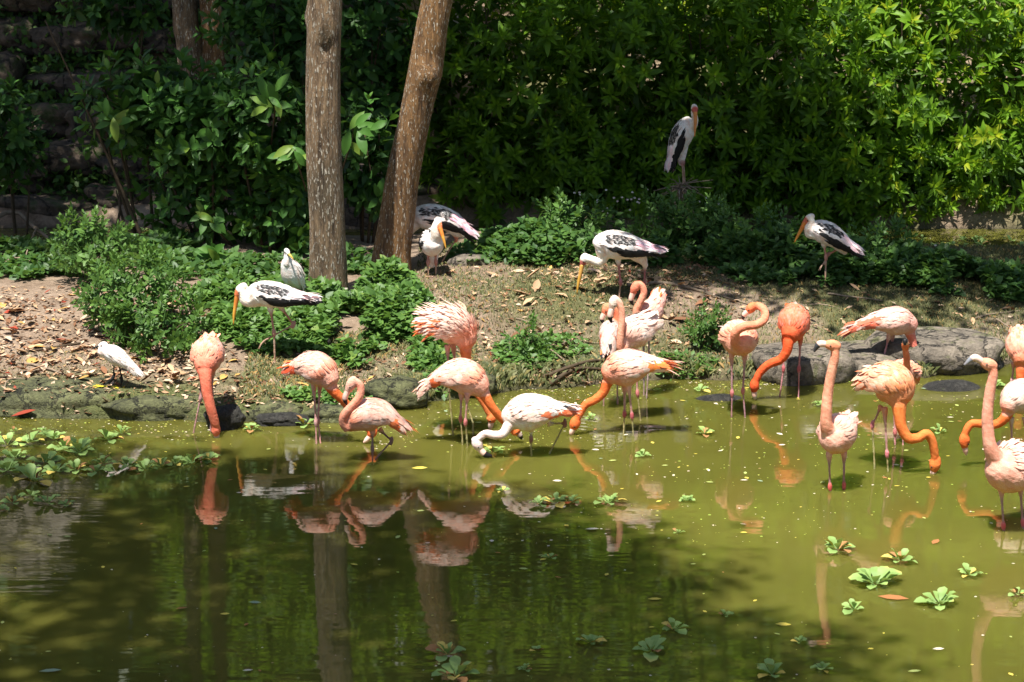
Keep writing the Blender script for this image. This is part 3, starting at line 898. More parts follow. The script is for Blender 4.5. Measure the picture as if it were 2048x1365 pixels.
fl("deepest orange-red flamingo, curved neck reaching left before the flat bank rock", ('w', 1580, 795),
   [(1588, 628, .24, 14, 12), (1589, 634, .17, 25, 22), (1588, 648, .03, 29, 33), (1583, 664, -.07, 22, 26), (1577, 678, -.12, 15, 17)],
   [(1583, 666, -.06), (1577, 684, -.12), (1573, 704, -.13), (1560, 720, -.12), (1540, 728, -.11), (1523, 742, -.1), (1514, 757, -.1)], (1509, 772, -.1), [(1508, 785, -.1), (1509, 793, -.1), (1510, 800, -.1)],
   [[(1601, 675, .03), (1598, 738, .02), (1597, 795, 0)], [(1568, 675, .04), (1567, 738, .03), (1559, 796, .02)]],
   bodycol=(.82, .2, .1), chestcol=DEEP, neckcol=(.82, .12, .035), neckr=(.056, .036), headr=.045, billcols=(CREAM, (.6, .55, .45)),
   feathers=dict(c1=(.82, .26, .15), c2=(.83, .17, .07), c3=DEEP, grey=.28, lowp=.05, tailcols=[DEEP, GREYP]), legcol=(.5, .24, .26), jointcol=(.5, .12, .14))
fl("upright flamingo looking left with dark hooked bill, near its wading companion at right", ('w', 1674, 981),
   [(1690, 850, .16, 12, 12), (1684, 856, .11, 27, 25), (1673, 869, .0, 38, 40), (1664, 877, -.08, 29, 30), (1658, 878, -.12, 15, 16)],
   [(1662, 872, -.06), (1653, 850, -.11), (1653, 820, -.12), (1656, 786, -.11), (1662, 750, -.11), (1669, 718, -.11), (1670, 702, -.11)], (1665, 691, -.11), [(1650, 688, -.11), (1638, 689, -.11), (1628, 704, -.11)],
   [[(1658, 905, -.03), (1660, 974, -.02), (1661, 984, -.02)], [(1688, 903, .03), (1688, 972, .02), (1688, 981, .02)]],
   bodycol=PALE, chestcol=(.85, .48, .37), neckcol=(.86, .4, .26), headcol=(.85, .33, .18), neckr=(.055, .036), headr=.042, billsplit=.5, billr=(.022, .024, .007), billcols=(CREAM, (.05, .055, .06)),
   feathers=dict(c1=CREAM, c2=PALE, c3=PALE, grey=.06, lowp=.05, tailcols=[CREAM, PALE]), legcol=(.42, .26, .26), jointcol=(.75, .14, .12))
fl("flamingo in front of the flat rocks with long pointed red tail and nape bent down", ('w', 1762, 745),
   [(1712, 655, 0, 5, 4), (1735, 647, 0, 13, 10), (1765, 643, 0, 25, 21), (1795, 643, 0, 33, 29), (1816, 651, 0, 22, 22), (1825, 660, 0, 13, 14)],
   [(1815, 655, 0), (1823, 675, 0), (1828, 694, 0), (1842, 708, 0), (1844, 730, 0), (1842, 742, 0)], (1841, 755, 0), [(1842, 764, 0), (1843, 770, 0), (1843, 777, 0)],
   [[(1779, 668, 0), (1766, 722, 0), (1757, 765, 0)], [(1785, 668, .1), (1783, 722, .1), (1782, 752, .1)]],
   bodycol=(.74, .5, .44), chestcol=(.8, .36, .28), neckcol=(.76, .22, .16), neckr=(.046, .034), headr=.042, billcols=(CREAM, CREAM),
   feathers=dict(c1=(.8, .6, .52), c2=(.8, .46, .38), c3=(.78, .4, .32), grey=.3, low=(.72, .16, .08), lowphi=.7, lowu=.5, lowp=.8, tailcols=[(.7, .15, .08), GREYP, (.75, .25, .15)], taillen=.16), legcol=(.45, .24, .27), jointcol=LEGK)
fl("flamingo mostly hidden behind an orange one, black-and-cream face to the camera", ('w', 1790, 890),
   [(1818, 748, .12, 9, 9), (1812, 745, .08, 20, 18), (1803, 745, 0, 29, 26), (1806, 750, -.07, 20, 18), (1810, 754, -.1, 12, 12)],
   [(1808, 748, -.05), (1813, 735, -.1), (1813, 715, -.12), (1811, 700, -.13)], (1811, 691, -.14), [(1811, 684, -.17), (1810, 682, -.2), (1810, 691, -.215)],
   [[(1785, 760, 0), (1790, 865, 0), (1790, 892, 0)], [(1800, 760, 0), (1806, 860, 0), (1806, 888, 0)]],
   bodycol=PINK, chestcol=(.83, .35, .22), neckcol=(.83, .25, .1), neckr=(.036, .028), headr=.036, billcols=(CREAM, BLACK), billsplit=.4,
   feathers=dict(c1=(.82, .45, .36), c2=PINK, c3=SALMON, grey=.12), legcol=(.6, .3, .3), jointcol=LEGK)
fl("orange flamingo dipping an S-curved neck, between the two upright flamingos at right", ('w', 1775, 942),
   [(1737, 762, .12, 9, 9), (1750, 757, .09, 27, 24), (1778, 762, .02, 43, 41), (1795, 785, -.03, 36, 38), (1802, 806, -.07, 20, 22)],
   [(1797, 795, -.06), (1799, 826, -.09), (1803, 855, -.1), (1817, 876, -.1), (1836, 876, -.09), (1853, 868, -.08), (1864, 882, -.07), (1869, 905, -.06)], (1870, 929, -.05), [(1867, 943, -.05), (1864, 953, -.05), (1861, 966, -.05)],
   [[(1769, 815, -.03), (1774, 908, -.02), (1776, 943, -.02)], [(1763, 812, .08), (1745, 850, .08), (1749, 930, .05)]],
   bodycol=(.85, .4, .22), chestcol=(.85, .27, .08), neckcol=(.85, .24, .06), neckr=(.056, .036), headr=.047, billcols=(CREAM, (.8, .7, .5)),
   feathers=dict(c1=(.86, .52, .36), c2=(.86, .4, .22), c3=(.85, .3, .1), grey=.07, lift=.24, lowp=.15, tailcols=[CREAM, PALE, SALMON]), jointcol=(.75, .25, .3), lowcol=LEGG)
fl("grey-and-pink flamingo cut off by the right edge, orange neck reaching far left", ('w', 2024, 935),
   [(2072, 790, .15, 12, 12), (2062, 788, .1, 27, 24), (2040, 795, .02, 36, 36), (2022, 808, -.03, 24, 26), (2014, 822, -.06, 14, 15)],
   [(2020, 812, -.03), (2010, 836, -.04), (1992, 849, -.02), (1966, 848, 0), (1944, 848, 0), (1933, 861, 0)], (1929, 882, 0), [(1929, 896, 0), (1931, 903, 0), (1932, 911, 0)],
   [[(2022, 835, 0), (2024, 890, 0), (2025, 940, 0)], [(2050, 835, .06), (2052, 890, .06), (2054, 935, .06)]],
   bodycol=(.75, .6, .52), chestcol=(.83, .4, .28), neckcol=(.84, .2, .05), neckr=(.046, .034), headr=.045, billcols=(CREAM, CREAM),
   feathers=dict(c1=CREAM, c2=(.75, .62, .56), c3=CREAM, grey=.2, low=SALMON, lowphi=1.2, lowu=.6, lowp=.5))
fl("flamingo at the right edge behind the others, standing near the flat rock", ('w', 2040, 790),
   [(2040, 672, .2, 12, 11), (2041, 678, .14, 24, 21), (2043, 696, .02, 29, 32), (2044, 715, -.06, 22, 24), (2044, 728, -.1, 15, 16)],
   [(2044, 718, -.05), (2042, 740, -.09), (2041, 762, -.1), (2044, 778, -.1), (2050, 790, -.1)], (2058, 796, -.1), [(2064, 800, -.1), (2069, 803, -.1), (2072, 808, -.1)],
   [[(2028, 725, .03), (2024, 762, .02), (2024, 798, 0)], [(2058, 725, .03), (2060, 762, .02), (2060, 796, 0)]],
   bodycol=(.83, .42, .32), chestcol=(.83, .24, .1), neckcol=(.84, .2, .06), neckr=(.05, .036),
   feathers=dict(c1=(.83, .5, .4), c2=SALMON, c3=(.83, .34, .22), grey=.12))
fl("nearest flamingo, upright at the right edge with grey bill pointed left", ('w', 2024, 1060),
   [(2062, 914, .2, 16, 15), (2054, 920, .14, 34, 31), (2022, 937, .0, 53, 49), (2000, 935, -.09, 36, 38), (1989, 930, -.13, 19, 22)],
   [(1996, 925, -.08), (1981, 895, -.12), (1976, 862, -.12), (1975, 828, -.12), (1979, 790, -.12), (1985, 758, -.12), (1986, 742, -.12)], (1977, 729, -.12), [(1962, 722, -.12), (1948, 716, -.12), (1928, 731, -.12)],
   [[(2002, 975, -.03), (2007, 1052, -.02), (2008, 1064, -.02)], [(2040, 970, .03), (2046, 1046, .02), (2047, 1057, .02)]],
   bodycol=PALE, chestcol=(.85, .45, .34), neckcol=(.86, .41, .29), headcol=(.85, .38, .24), neckr=(.057, .037), headr=.043, billsplit=.55, billr=(.022, .024, .007), billcols=(CREAM, (.25, .27, .3)),
   feathers=dict(c1=CREAM, c2=PALE, c3=PALE, grey=.05, lowp=.03), legcol=(.45, .28, .28), jointcol=(.75, .14, .16))

ST = "painted storks on the island"
SFE = dict(kind='stork', rows=17, cols=14, len=.075, wid=.8, lift=.05, mess=.5, u=(.06, .92), phimax=2.1, tailcols=[BLACK, BLACK, (.84, .6, .68), WHITE], taillen=.12)
FACE, YB = (.72, .22, .09), (.72, .4, .07)
def stork(label, anchor, body, neck, head, bill, legs, **k):
    kw = dict(bodycol=WHITE, chestcol=WHITE, neckcol=(.86, .82, .72), headcol=(.86, .82, .72), facecol=FACE, billcols=((.66, .24, .05), YB), billsplit=.4, billr=(.022, .017, .012, .004),
              headr=.04, neckr=(.06, .038), legcol=(.5, .27, .22), lowcol=(.42, .3, .22), thigh=.03, legr=.0105, toes=anchor[0] == 'g', feathers=dict(SFE))
    kw.update(k)
    return make_bird("painted_stork", label, "stork", ST, anchor, body, neck, head, bill, legs, **kw)

stork("sunlit painted stork with one foot lifted, pacing left in front of the big trunk", ('g', 550, 728),
   [(610, 599, 0, 8, 7), (593, 597, 0, 19, 13), (565, 594, 0, 27, 22), (535, 589, 0, 30, 25), (512, 588, 0, 22, 21), (502, 592, 0, 13, 15)],
   [(515, 592, 0), (502, 600, 0), (492, 600, 0), (488, 590, 0)], (482, 580, 0), [(473, 592, 0), (471, 612, 0), (468, 632, 0), (467, 649, 0)],
   [[(540, 612, 0), (548, 666, 0), (550, 728, 0)], [(560, 612, .08), (587, 650, .06), (537, 677, .02), (527, 683, .02)]],
   neckr=(.085, .05), headr=.045, feathers=dict(SFE, pink=.2))
stork("painted stork bending its yellow bill to the ground in dappled shade, facing left", ('g', 1239, 598),
   [(1305, 502, 0, 8, 7), (1288, 500, 0, 18, 14), (1262, 496, 0, 28, 23), (1232, 491, 0, 32, 28), (1208, 490, 0, 24, 25), (1199, 498, 0, 15, 18)],
   [(1207, 500, 0), (1206, 516, 0), (1198, 524, 0), (1184, 521, 0), (1174, 517, 0)], (1168, 519, 0), [(1164, 531, 0), (1160, 552, 0), (1156, 572, 0), (1154, 588, 0)],
   [[(1236, 518, 0), (1241, 565, 0), (1238, 598, 0)], [(1290, 528, .1), (1289, 566, .1), (1286, 600, .1)]],
   extra=[([(1270, 508, .03), (1283, 518, .05), (1291, 531, .07)], [16, 12, 5], [14, 11, 5], WHITE)], neckr=(.062, .044), facecol=(.5, .14, .12), billcols=((.66, .38, .1), (.68, .42, .08)), legcol=(.4, .17, .17), feathers=dict(SFE, pink=.8))
stork("painted stork perched highest on the overgrown stump, bill hanging straight down", ('g', 1366, 480),
   [(1346, 320, 0, 6, 7), (1350, 308, 0, 12, 13), (1358, 287, 0, 19, 19), (1368, 264, -.02, 23, 21), (1377, 248, -.03, 18, 16), (1382, 244, -.04, 11, 12)],
   [(1377, 256, -.04), (1386, 252, -.08), (1390, 240, -.1), (1388, 228, -.1)], (1389, 218, -.1), [(1391, 225, -.15), (1391, 242, -.16), (1390, 258, -.165), (1389, 274, -.165)],
   [[(1364, 285, -.03), (1364, 325, 0), (1367, 370, 0)], [(1370, 284, .03), (1367, 325, .05), (1370, 369, .04)]],
   extra=[([(1368, 275, 0), (1366, 300, .01), (1362, 322, .02), (1361, 331, .02)], [12, 9, 7, 3], [12, 9, 7, 3], WHITE)], neckr=(.05, .035), facecol=(.6, .13, .1), billcols=((.66, .27, .08), (.66, .3, .1)), legcol=(.36, .17, .16), toes=False, feathers=dict(SFE, pink=.3, white=.3))
stork("painted stork standing on one leg among the green ground cover at right", ('g', 1651, 575),
   [(1702, 497, 0, 6, 6), (1687, 488, 0, 16, 14), (1666, 474, 0, 26, 21), (1642, 463, 0, 27, 22), (1628, 462, 0, 19, 18), (1621, 466, 0, 12, 13)],
   [(1630, 465, 0), (1619, 466, 0), (1617, 456, -.02), (1622, 444, -.02)], (1618, 438, -.02), [(1608, 446, -.02), (1602, 460, -.02), (1595, 473, -.02), (1589, 485, -.02)],
   [[(1648, 488, 0), (1652, 515, 0), (1650, 575, 0)], [(1680, 496, .06), (1656, 510, .04), (1647, 528, 0)]],
   extra=[([(1675, 490, .02), (1685, 500, .04), (1692, 508, .04)], [12, 9, 4], [11, 8, 4], WHITE)], neckr=(.06, .042), facecol=(.55, .17, .1), billcols=((.66, .24, .05), (.68, .3, .06)), feathers=dict(SFE, pink=.45))
stork("painted stork with pink-tipped tail, its front hidden behind the leaning trunk", ('g', 885, 545),
   [(932, 462, .4, 8, 7), (918, 453, .4, 18, 15), (893, 440, .4, 28, 22), (860, 434, .4, 31, 25), (836, 437, .4, 22, 21), (828, 442, .4, 14, 14)],
   [(838, 440, .4), (824, 456, .4), (812, 472, .4), (802, 480, .4)], (796, 486, .4), [(790, 498, .4), (786, 514, .4), (783, 530, .4)],
   [[(895, 458, .4), (913, 478, .4), (885, 522, .4), (885, 543, .4)], [(870, 458, .46), (868, 490, .46), (866, 545, .46)]],
   extra=[([(900, 455, .4), (915, 465, .4), (928, 472, .4)], [14, 11, 5], [13, 10, 5], WHITE)], legcol=(.66, .27, .18), feathers=dict(SFE, pink=1.0))
stork("painted stork facing the camera beside the leaning trunk, orange face tilted down", ('g', 872, 552),
   [(868, 478, .2, 10, 9), (866, 480, .14, 22, 19), (864, 486, .02, 25, 27), (868, 486, -.07, 19, 21), (870, 482, -.11, 12, 14)],
   [(868, 486, -.05), (871, 472, -.11), (870, 458, -.12), (873, 448, -.11)], (876, 447, -.1), [(881, 458, -.15), (885, 472, -.17), (889, 486, -.18), (892, 498, -.185)],
   [[(856, 500, 0), (856, 525, 0), (857, 555, 0)], [(872, 500, 0), (872, 525, 0), (872, 555, 0)]],
   extra=[([(865, 500, .05), (865, 518, .06), (864, 534, .07)], [13, 11, 6], [11, 9, 5], WHITE)], facecol=(.7, .22, .1), feathers=dict(SFE, white=.2, band=0, pink=.1))

EFE = dict(kind='egret', rows=12, cols=8, len=.08, wid=.6, lift=.06, mess=.4, tailcols=[WHITE], taillen=.09)
make_bird("egret", "small white egret with black bill and yellow feet walking left on the mossy edge", "egret", "white egrets on the bank", ('g', 238, 778),
   [(266, 740, 0, 5, 5), (256, 731, 0, 11, 9), (240, 719, 0, 17, 16), (222, 707, 0, 17, 17), (208, 701, 0, 12, 12), (203, 700, 0, 8, 8)],
   [(208, 703, 0), (202, 705, 0), (202, 698, 0), (206, 692, 0)], (206, 690, 0), [(198, 692, 0), (190, 695, 0), (183, 699, 0)],
   [[(228, 726, 0), (227, 754, 0), (206, 774, 0)], [(238, 728, .04), (243, 757, .03), (242, 780, .02)]],
   neckr=(.032, .026), headr=.026, neckcol=WHITE, bodycol=WHITE, billcols=((.05, .055, .06), (.03, .03, .03)), billr=(.009, .007, .003), legcol=(.02, .022, .025), toecol=(.7, .6, .05), thigh=.014, legr=.0075, toes=True, feathers=EFE)
make_bird("egret", "tall white egret with yellow bill behind the sunlit stork, facing the camera", "egret", "white egrets on the bank", ('g', 590, 622),
   [(600, 580, .12, 6, 6), (595, 568, .09, 14, 14), (583, 548, .02, 19, 24), (576, 530, -.03, 14, 17), (574, 520, -.05, 9, 11)],
   [(576, 535, -.04), (573, 528, -.08), (573, 518, -.08), (573, 510, -.07)], (574, 504, -.07), [(577, 508, -.1), (582, 513, -.12), (587, 520, -.13)],
   [[(579, 565, 0), (580, 592, 0), (581, 622, 0)], [(590, 565, .03), (590, 592, .03), (591, 622, .03)]],
   neckr=(.034, .028), headr=.029, neckcol=WHITE, bodycol=WHITE, billcols=((.75, .55, .12), (.7, .5, .1)), billr=(.011, .009, .003), legcol=(.02, .022, .025), thigh=.016, legr=.008, feathers=EFE)

# grow all bodies into one continuous surface each, then colour them
_dg = bpy.context.evaluated_depsgraph_get()
_dg.update()
for root, tmp, skel, base in BIRDS:
    me = bpy.data.meshes.new_from_object(tmp.evaluated_get(_dg))
    n = len(me.vertices); co = np.empty(n * 3, np.float32); me.vertices.foreach_get("co", co); co = co.reshape(-1, 3)
    best = np.empty((n, 3), np.float32)
    S = skel.astype(np.float32)
    for i in range(0, n, 4000):
        D = np.linalg.norm(co[i:i + 4000, None] - S[None, :, :3], axis=2) - S[None, :, 3]
        k = np.argpartition(D, 2, axis=1)[:, :3]
        d3 = np.take_along_axis(D, k, 1); w = 1 / (d3 - d3.min(1, keepdims=True) + 0.006) ** 2
        best[i:i + 4000] = (S[k][:, :, 4:7] * w[..., None]).sum(1) / w.sum(1, keepdims=True)
    # downy unevenness
    nr_ = np.empty(n * 3, np.float32); me.vertices.foreach_get("normal", nr_); nr_ = nr_.reshape(-1, 3)
    q1 = fbm(co[:, 0] * 1.3 + co[:, 2] * .9, co[:, 1] + co[:, 2] * 1.1, 26, 61, 3)
    q2 = fbm(co[:, 0] + co[:, 2] * 1.7, co[:, 1] * 1.1 - co[:, 2] * .6, 75, 65, 2)
    co = co + nr_ * (0.0022 * q1 + 0.0016 * q2)[:, None]
    best *= (1 + .1 * q1 + .13 * q2)[:, None] * np.array((1, 1, 1)) + np.array((0, .12, .14)) * np.clip(q1, -1, 1)[:, None]
    best = np.clip(best, 0.01, .88)
    for a in list(me.color_attributes): me.color_attributes.remove(a)
    a = me.color_attributes.new("Col", 'FLOAT_COLOR', 'POINT')
    a.data.foreach_set("color", np.hstack([best, np.ones((n, 1), np.float32)]).ravel())
    co -= np.asarray(base, np.float32)
    me.vertices.foreach_set("co", co.ravel())
    me.materials.clear(); me.materials.append(M_BIRD)
    me.polygons.foreach_set("use_smooth", np.ones(len(me.polygons), bool)); me.update()
    old = tmp.data
    tmp.modifiers.clear(); tmp.data = me; tmp.parent = root
    bpy.data.meshes.remove(old)
    me.name = "body"
# ------------------------------------------------------------------ plants: templates
LEAF_H = leaf_template(0.34, 0.38, 0.16, 0.42, 3)        # drooping pointed hedge leaf
LEAF_B = leaf_template(0.46, 0.22, 0.14, 0.5, 3)         # broad glossy leaf
LEAF_S = leaf_template(0.62, 0.12, 0.1, 0.38, 2)         # small nettle-like leaf
LEAF_C = leaf_template(0.5, 0.15, 0.1, 0.45, 2)          # crown leaf

def unit(v): return v / np.maximum(np.linalg.norm(v, axis=-1, keepdims=True), 1e-9)

def sprig_mesh(name, tmpl, mat, n, length, seed, stem=0.12, spread=(0.15, 1.25), shade=(0.15, 0.75)):
    """a twig end with a whorl of leaves, twig along +z"""
    r = np.random.default_rng(seed)
    k = np.arange(n)
    az = k * 2.4 + r.uniform(-.3, .3, n)
    h = np.linspace(0, stem, n) ** 1.0
    pol = np.linspace(spread[1], spread[0], n) + r.uniform(-.15, .15, n)
    X = np.stack([np.cos(az) * np.sin(pol), np.sin(az) * np.sin(pol), np.cos(pol)], 1)
    Z = np.stack([-np.cos(az) * np.cos(pol), -np.sin(az) * np.cos(pol), np.sin(pol)], 1)
    pos = np.stack([0.01 * np.cos(az), 0.01 * np.sin(az), h], 1)
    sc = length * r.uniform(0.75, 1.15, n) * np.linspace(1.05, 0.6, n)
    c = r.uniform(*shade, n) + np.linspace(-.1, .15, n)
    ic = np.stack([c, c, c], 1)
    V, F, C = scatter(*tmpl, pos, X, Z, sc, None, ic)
    b = Build().add(V, F, C)
    tv, tf = tube([(0, 0, -0.16), (0.005, 0, -0.05), (0, 0, stem)], [0.006, 0.005, 0.002], 4, 4, caps=False)
    b.add(tv, tf, (0.3, 0.3, 0.3))
    return b.mesh(name, mat)

def aim_euler(d, roll):
    """rotation that brings local z to d"""
    q = Vector(d).to_track_quat('Z', 'Y')
    e = q.to_matrix().to_4x4()
    from mathutils import Matrix
    return (e @ Matrix.Rotation(roll, 4, 'Z')).to_euler()

SPR_H = [sprig_mesh("leafy_twig", LEAF_H, M_HEDGE, 15, 0.16, 40 + k) for k in range(5)]
SPR_LIT = [sprig_mesh("leafy_twig", LEAF_H, M_HEDGE, 15, 0.15, 50 + k, shade=(.55, 1.1)) for k in range(5)]  # hedge twigs again, leaf colour lightened to paint in sunlight
SPR_B = [sprig_mesh("leafy_twig", LEAF_B, M_BROAD, 8, 0.19, 60 + k, stem=0.16, spread=(0.4, 1.5)) for k in range(5)]
SPR_C = [sprig_mesh("leafy_twig", LEAF_S, M_COVER, 14, 0.075, 80 + k, stem=0.16, spread=(0.3, 1.4)) for k in range(5)]

def foliage_cloud(tmpl, pts, out, size, mat, name="foliage", shade=(0.1, 0.7), up=0.35, jitter=0.7, parent=None, base=(0, 0, 0)):
    n = len(pts)
    X = unit(unit(out) + RNG.normal(0, jitter, (n, 3)) + np.array((0, 0, 0.1)))
    Z = unit(RNG.normal(0, 0.5, (n, 3)) + np.array((0, 0, 1.0)) * up * 2 + unit(out) * 0.5)
    c = RNG.uniform(*shade, n)
    V, F, C = scatter(*tmpl, pts, X, Z, size * RNG.uniform(0.6, 1.3, n), None, np.stack([c, c, c], 1))
    V = V - np.asarray(base)
    o = link(name, mesh_np(name, V, F, mat, C), parent)
    o["kind"] = "stuff"
    return o

def shell_points(c, r, n, seed, front=0.0, lo=-0.7, rmin=0.85):
    """directions and points on an ellipsoid shell; front > 0 keeps what looks towards the pond (-y)"""
    g = np.random.default_rng(seed)
    out = []
    while len(out) < n:
        d = g.normal(0, 1, 3); d /= np.linalg.norm(d)
        if d[2] < lo or (front and d[1] > 1 - 1.6 * front): continue
        out.append((*d, g.uniform(rmin, 1.05)))
    o = np.array(out)
    d, k = o[:, :3], o[:, 3:]
    # lumpy outline
    lump = 1 + 0.14 * np.sin(d[:, :1] * 7 + seed) * np.cos(d[:, 2:3] * 6 + seed * 1.7)
    return np.asarray(c) + d * np.asarray(r) * k * lump, unit(d / np.asarray(r))

def shrub(name, label, cat, group, c, r, n, sprigs, seed, fill=None, fill_n=0, fill_size=0.16, mat=None, front=0.5, lo=-0.75, size=(0.8, 1.25), stems=5, stemmat=None, tilt=0.35, stem_r=0.018):
    bx, by = c[0], c[1]
    gz = float(ground_z(bx, by))
    root = thing(name, (bx, by, gz), label, cat, group)
    base = np.array((bx, by, gz))
    P, D = shell_points(c, r, n, seed, front, lo)
    g = np.random.default_rng(seed + 500)
    for p, d in zip(P, D):
        if p[2] < float(ground_z(p[0], p[1])) + 0.05: continue
        dd = d + np.array((0, 0, tilt)) + g.normal(0, 0.3, 3)
        s = g.uniform(*size)
        link("leafy_twig", sprigs[g.integers(len(sprigs))], root, p - base, aim_euler(dd, g.uniform(0, 6.28)), s)
    if fill_n:
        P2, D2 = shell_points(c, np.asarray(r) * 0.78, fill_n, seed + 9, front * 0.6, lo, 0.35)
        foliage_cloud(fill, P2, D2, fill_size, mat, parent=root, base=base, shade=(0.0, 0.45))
    b = Build()
    for k in range(stems):
        a = g.uniform(0, 6.28)
        f = base + np.array((math.cos(a) * r[0] * 0.25, math.sin(a) * r[1] * 0.25, -0.05))
        f[2] = float(ground_z(f[0], f[1])) - 0.05
        t = np.asarray(c) + np.array((math.cos(a) * r[0] * 0.75, math.sin(a) * r[1] * 0.6, r[2] * g.uniform(0.2, 0.75)))
        m = (f + t) / 2 + np.array((g.uniform(-.12, .12), g.uniform(-.12, .12), 0.1))
        tv, tf = tube([f, m, t], [stem_r, stem_r * 0.7, stem_r * 0.3], 6, 9)
        b.add(tv - base, tf, (1, 1, 1))
    if stems: link("stem", b.mesh("stem", stemmat or M_STEM), root)
    return root

# ------------------------------------------------------------------ the two big trunks and the one behind
def tree(name, label, path, radii, mat, crown, crown_n, seed, limbs, knots=(), leaf=0.17, clump=0.5, twig=True, roots=True):
    """path: trunk centre line (world), crown: list of (centre, radii) volumes filled with leaf clumps, limbs: end points"""
    base = np.array(path[0])
    root = thing(name, tuple(base), label, "tree", None)
    A = catmull(np.column_stack([np.array(path), radii]), 90)
    seg = 40
    V, F = tube(A[:, :3], A[:, 3], seg)
    nn = seg * len(A)
    C = np.repeat(A[:, :3], seg, 0)
    d = V[:nn] - C; rr = np.linalg.norm(d, axis=1, keepdims=True); d /= rr
    ang = np.tile(np.linspace(0, 2 * math.pi, seg, endpoint=False), len(A)); zz = V[:nn, 2]
    rel = 0.05 * fbm(ang * 2.0 / 1.0, zz * 1.2, 1.0, seed, 4) + 0.03 * fbm(ang * 9, zz * 2.2, 1.0, seed + 4, 3)
    rel *= np.minimum(1, np.minimum(ang, 2 * math.pi - ang) / 0.5)
    if roots: rel += 0.35 * np.exp(-(zz - base[2] - 0.02) / 0.14) * (0.5 + 0.5 * np.cos(ang * 5 + seed))
    V[:nn] += d * rr * rel[:, None]
    for (kp, kr, ka) in knots:
        w = np.exp(-(((V[:nn] - np.array(kp)) / np.array(kr)) ** 2).sum(1))[:, None]
        V[:nn] += d * w * ka * (1 + 0.5 * fbm(ang * 6, zz * 14, 1.0, seed + 8, 3)[:, None])
    b = Build().add(V - base, F)
    link("trunk", b.mesh("trunk", mat), root)
    b = Build()
    tips = []
    g = np.random.default_rng(seed)
    for (i, e, r0) in limbs:
        f = A[int(i * (len(A) - 1)), :3]; e = np.array(e, float)
        m = (f * 0.5 + e * 0.5) + np.array((g.uniform(-.3, .3), g.uniform(-.3, .3), -0.25))
        tv, tf = tube([f, m, e], [r0, r0 * 0.6, r0 * 0.25], 8, 14)
        lb = link("limb", Build().add(tv - base, tf).mesh("limb", mat), root)
        tips.append(e)
    pts, outs = [], []
    for (c, r) in crown:
        nc = max(3, int(crown_n * (r[0] * r[1]) * 1.6))
        for k in range(nc):
            while True:
                q = g.uniform(-1, 1, 3)
                if np.linalg.norm(q) < 1: break
            cc = np.array(c) + q * np.array(r)
            m = int(60 * g.uniform(0.6, 1.3))
            o = g.normal(0, 1, (m, 3))
            pts.append(cc + o * np.array((clump, clump, clump * 0.45)) * 0.6); outs.append(o)
    if pts:
        foliage_cloud(LEAF_C, np.vstack(pts), np.vstack(outs), leaf, M_CROWN, name="crown", parent=root, base=base, up=0.6)
    return root

g1 = on_ground(657, 604); Y1 = g1[1] + 0.16
path1 = [at(657, 614, Y1)] + [at(x, y, Y1) for x, y in ((656, 560), (654, 450), (648, 300), (646, 150), (650, 0))]
path1 = [p - np.array((0, 0, 0.15)) if i == 0 else p for i, p in enumerate(path1)]
path1 += [path1[-1] + np.array((0.06, 0.1, 1.4)), path1[-1] + np.array((0.0, 0.1, 3.2)), path1[-1] + np.array((-0.1, 0.3, 5.2)), path1[-1] + np.array((-0.2, 0.3, 6.6))]
s1 = ppm(Y1, 1.5)
A_CROWN = []
for cx in (-7.8, -6.7, -5.6, -4.5, -3.4, -2.3, -1.2):
    for cy in (21.7, 22.6, 23.8, 25.0, 26.2, 27.3, 28.2):
        if (cy > 28 and cx > -2) or (cy < 23 and cx > -2.5): continue
        A_CROWN.append(((cx + .3 * math.sin(cy * 3), cy + .3 * math.sin(cx * 5), 8.4 + .5 * math.sin(cx * 2 + cy)), (.7, .8, .35)))
tree("tall_tree", "tall tree with straight flecked grey-brown trunk, left of the leaning one", path1, [41 / s1, 39 / s1, 36 / s1, 35.5 / s1, 34.5 / s1, 33.5 / s1, .13, .1, .07, .04], M_BARK,
     A_CROWN, 16, 3, [(0.72, (-2.6, 22.6, 7.9), .07), (0.78, (-3.9, 23.2, 7.8), .06), (0.85, (-3.0, 21.6, 8.6), .05), (0.8, (-1.0, 23.8, 8.4), .05), (0.93, (-2.0, 22.2, 9.0), .03)],
     knots=[(at(655, 92, Y1) + np.array((0, -.15, 0)), (.05, .12, .07), -0.08), (at(619, 28, Y1), (.07, .1, .06), 0.03), (at(655, 92, Y1) + np.array((0, -.15, .1)), (.07, .12, .05), 0.02)])
g2 = on_ground(785, 558); Y2 = g2[1] + 0.15
path2 = [at(781, 545, Y2) - np.array((0, 0, .1))] + [at(x, y, Y2) for x, y in ((784, 505), (793, 440), (806, 350), (833, 220), (849, 150), (858, 95), (874, 0))]
path2 += [path2[-1] + np.array((0.3, 0.1, 1.3)), path2[-1] + np.array((0.7, 0.1, 3.0)), path2[-1] + np.array((1.3, 0, 4.8)), path2[-1] + np.array((1.7, 0, 6.0))]
s2 = ppm(Y2, 1.5)
B_CROWN = []
for cx in (-.3, .6, 1.5, 2.4, 3.3, 4.2, 5.1):
    yb = 26.3 - .6 * (cx + .5)
    for i, cy in enumerate((20.1, 21.2, 22.3, 23.3, 24.2, 25.0, 25.8)):
        if cy > yb or (cx > 3.7 and cy < 21) or (cx < 0 and cy < 22): continue
        hh = 8.4 + .5 * math.sin(cx * 2 + cy)
        B_CROWN.append(((cx + .25 * math.sin(cy * 3), cy + .2 * math.sin(cx * 5), hh), (.62, .6, .35) if i < 4 else (.7, .65, .4)))
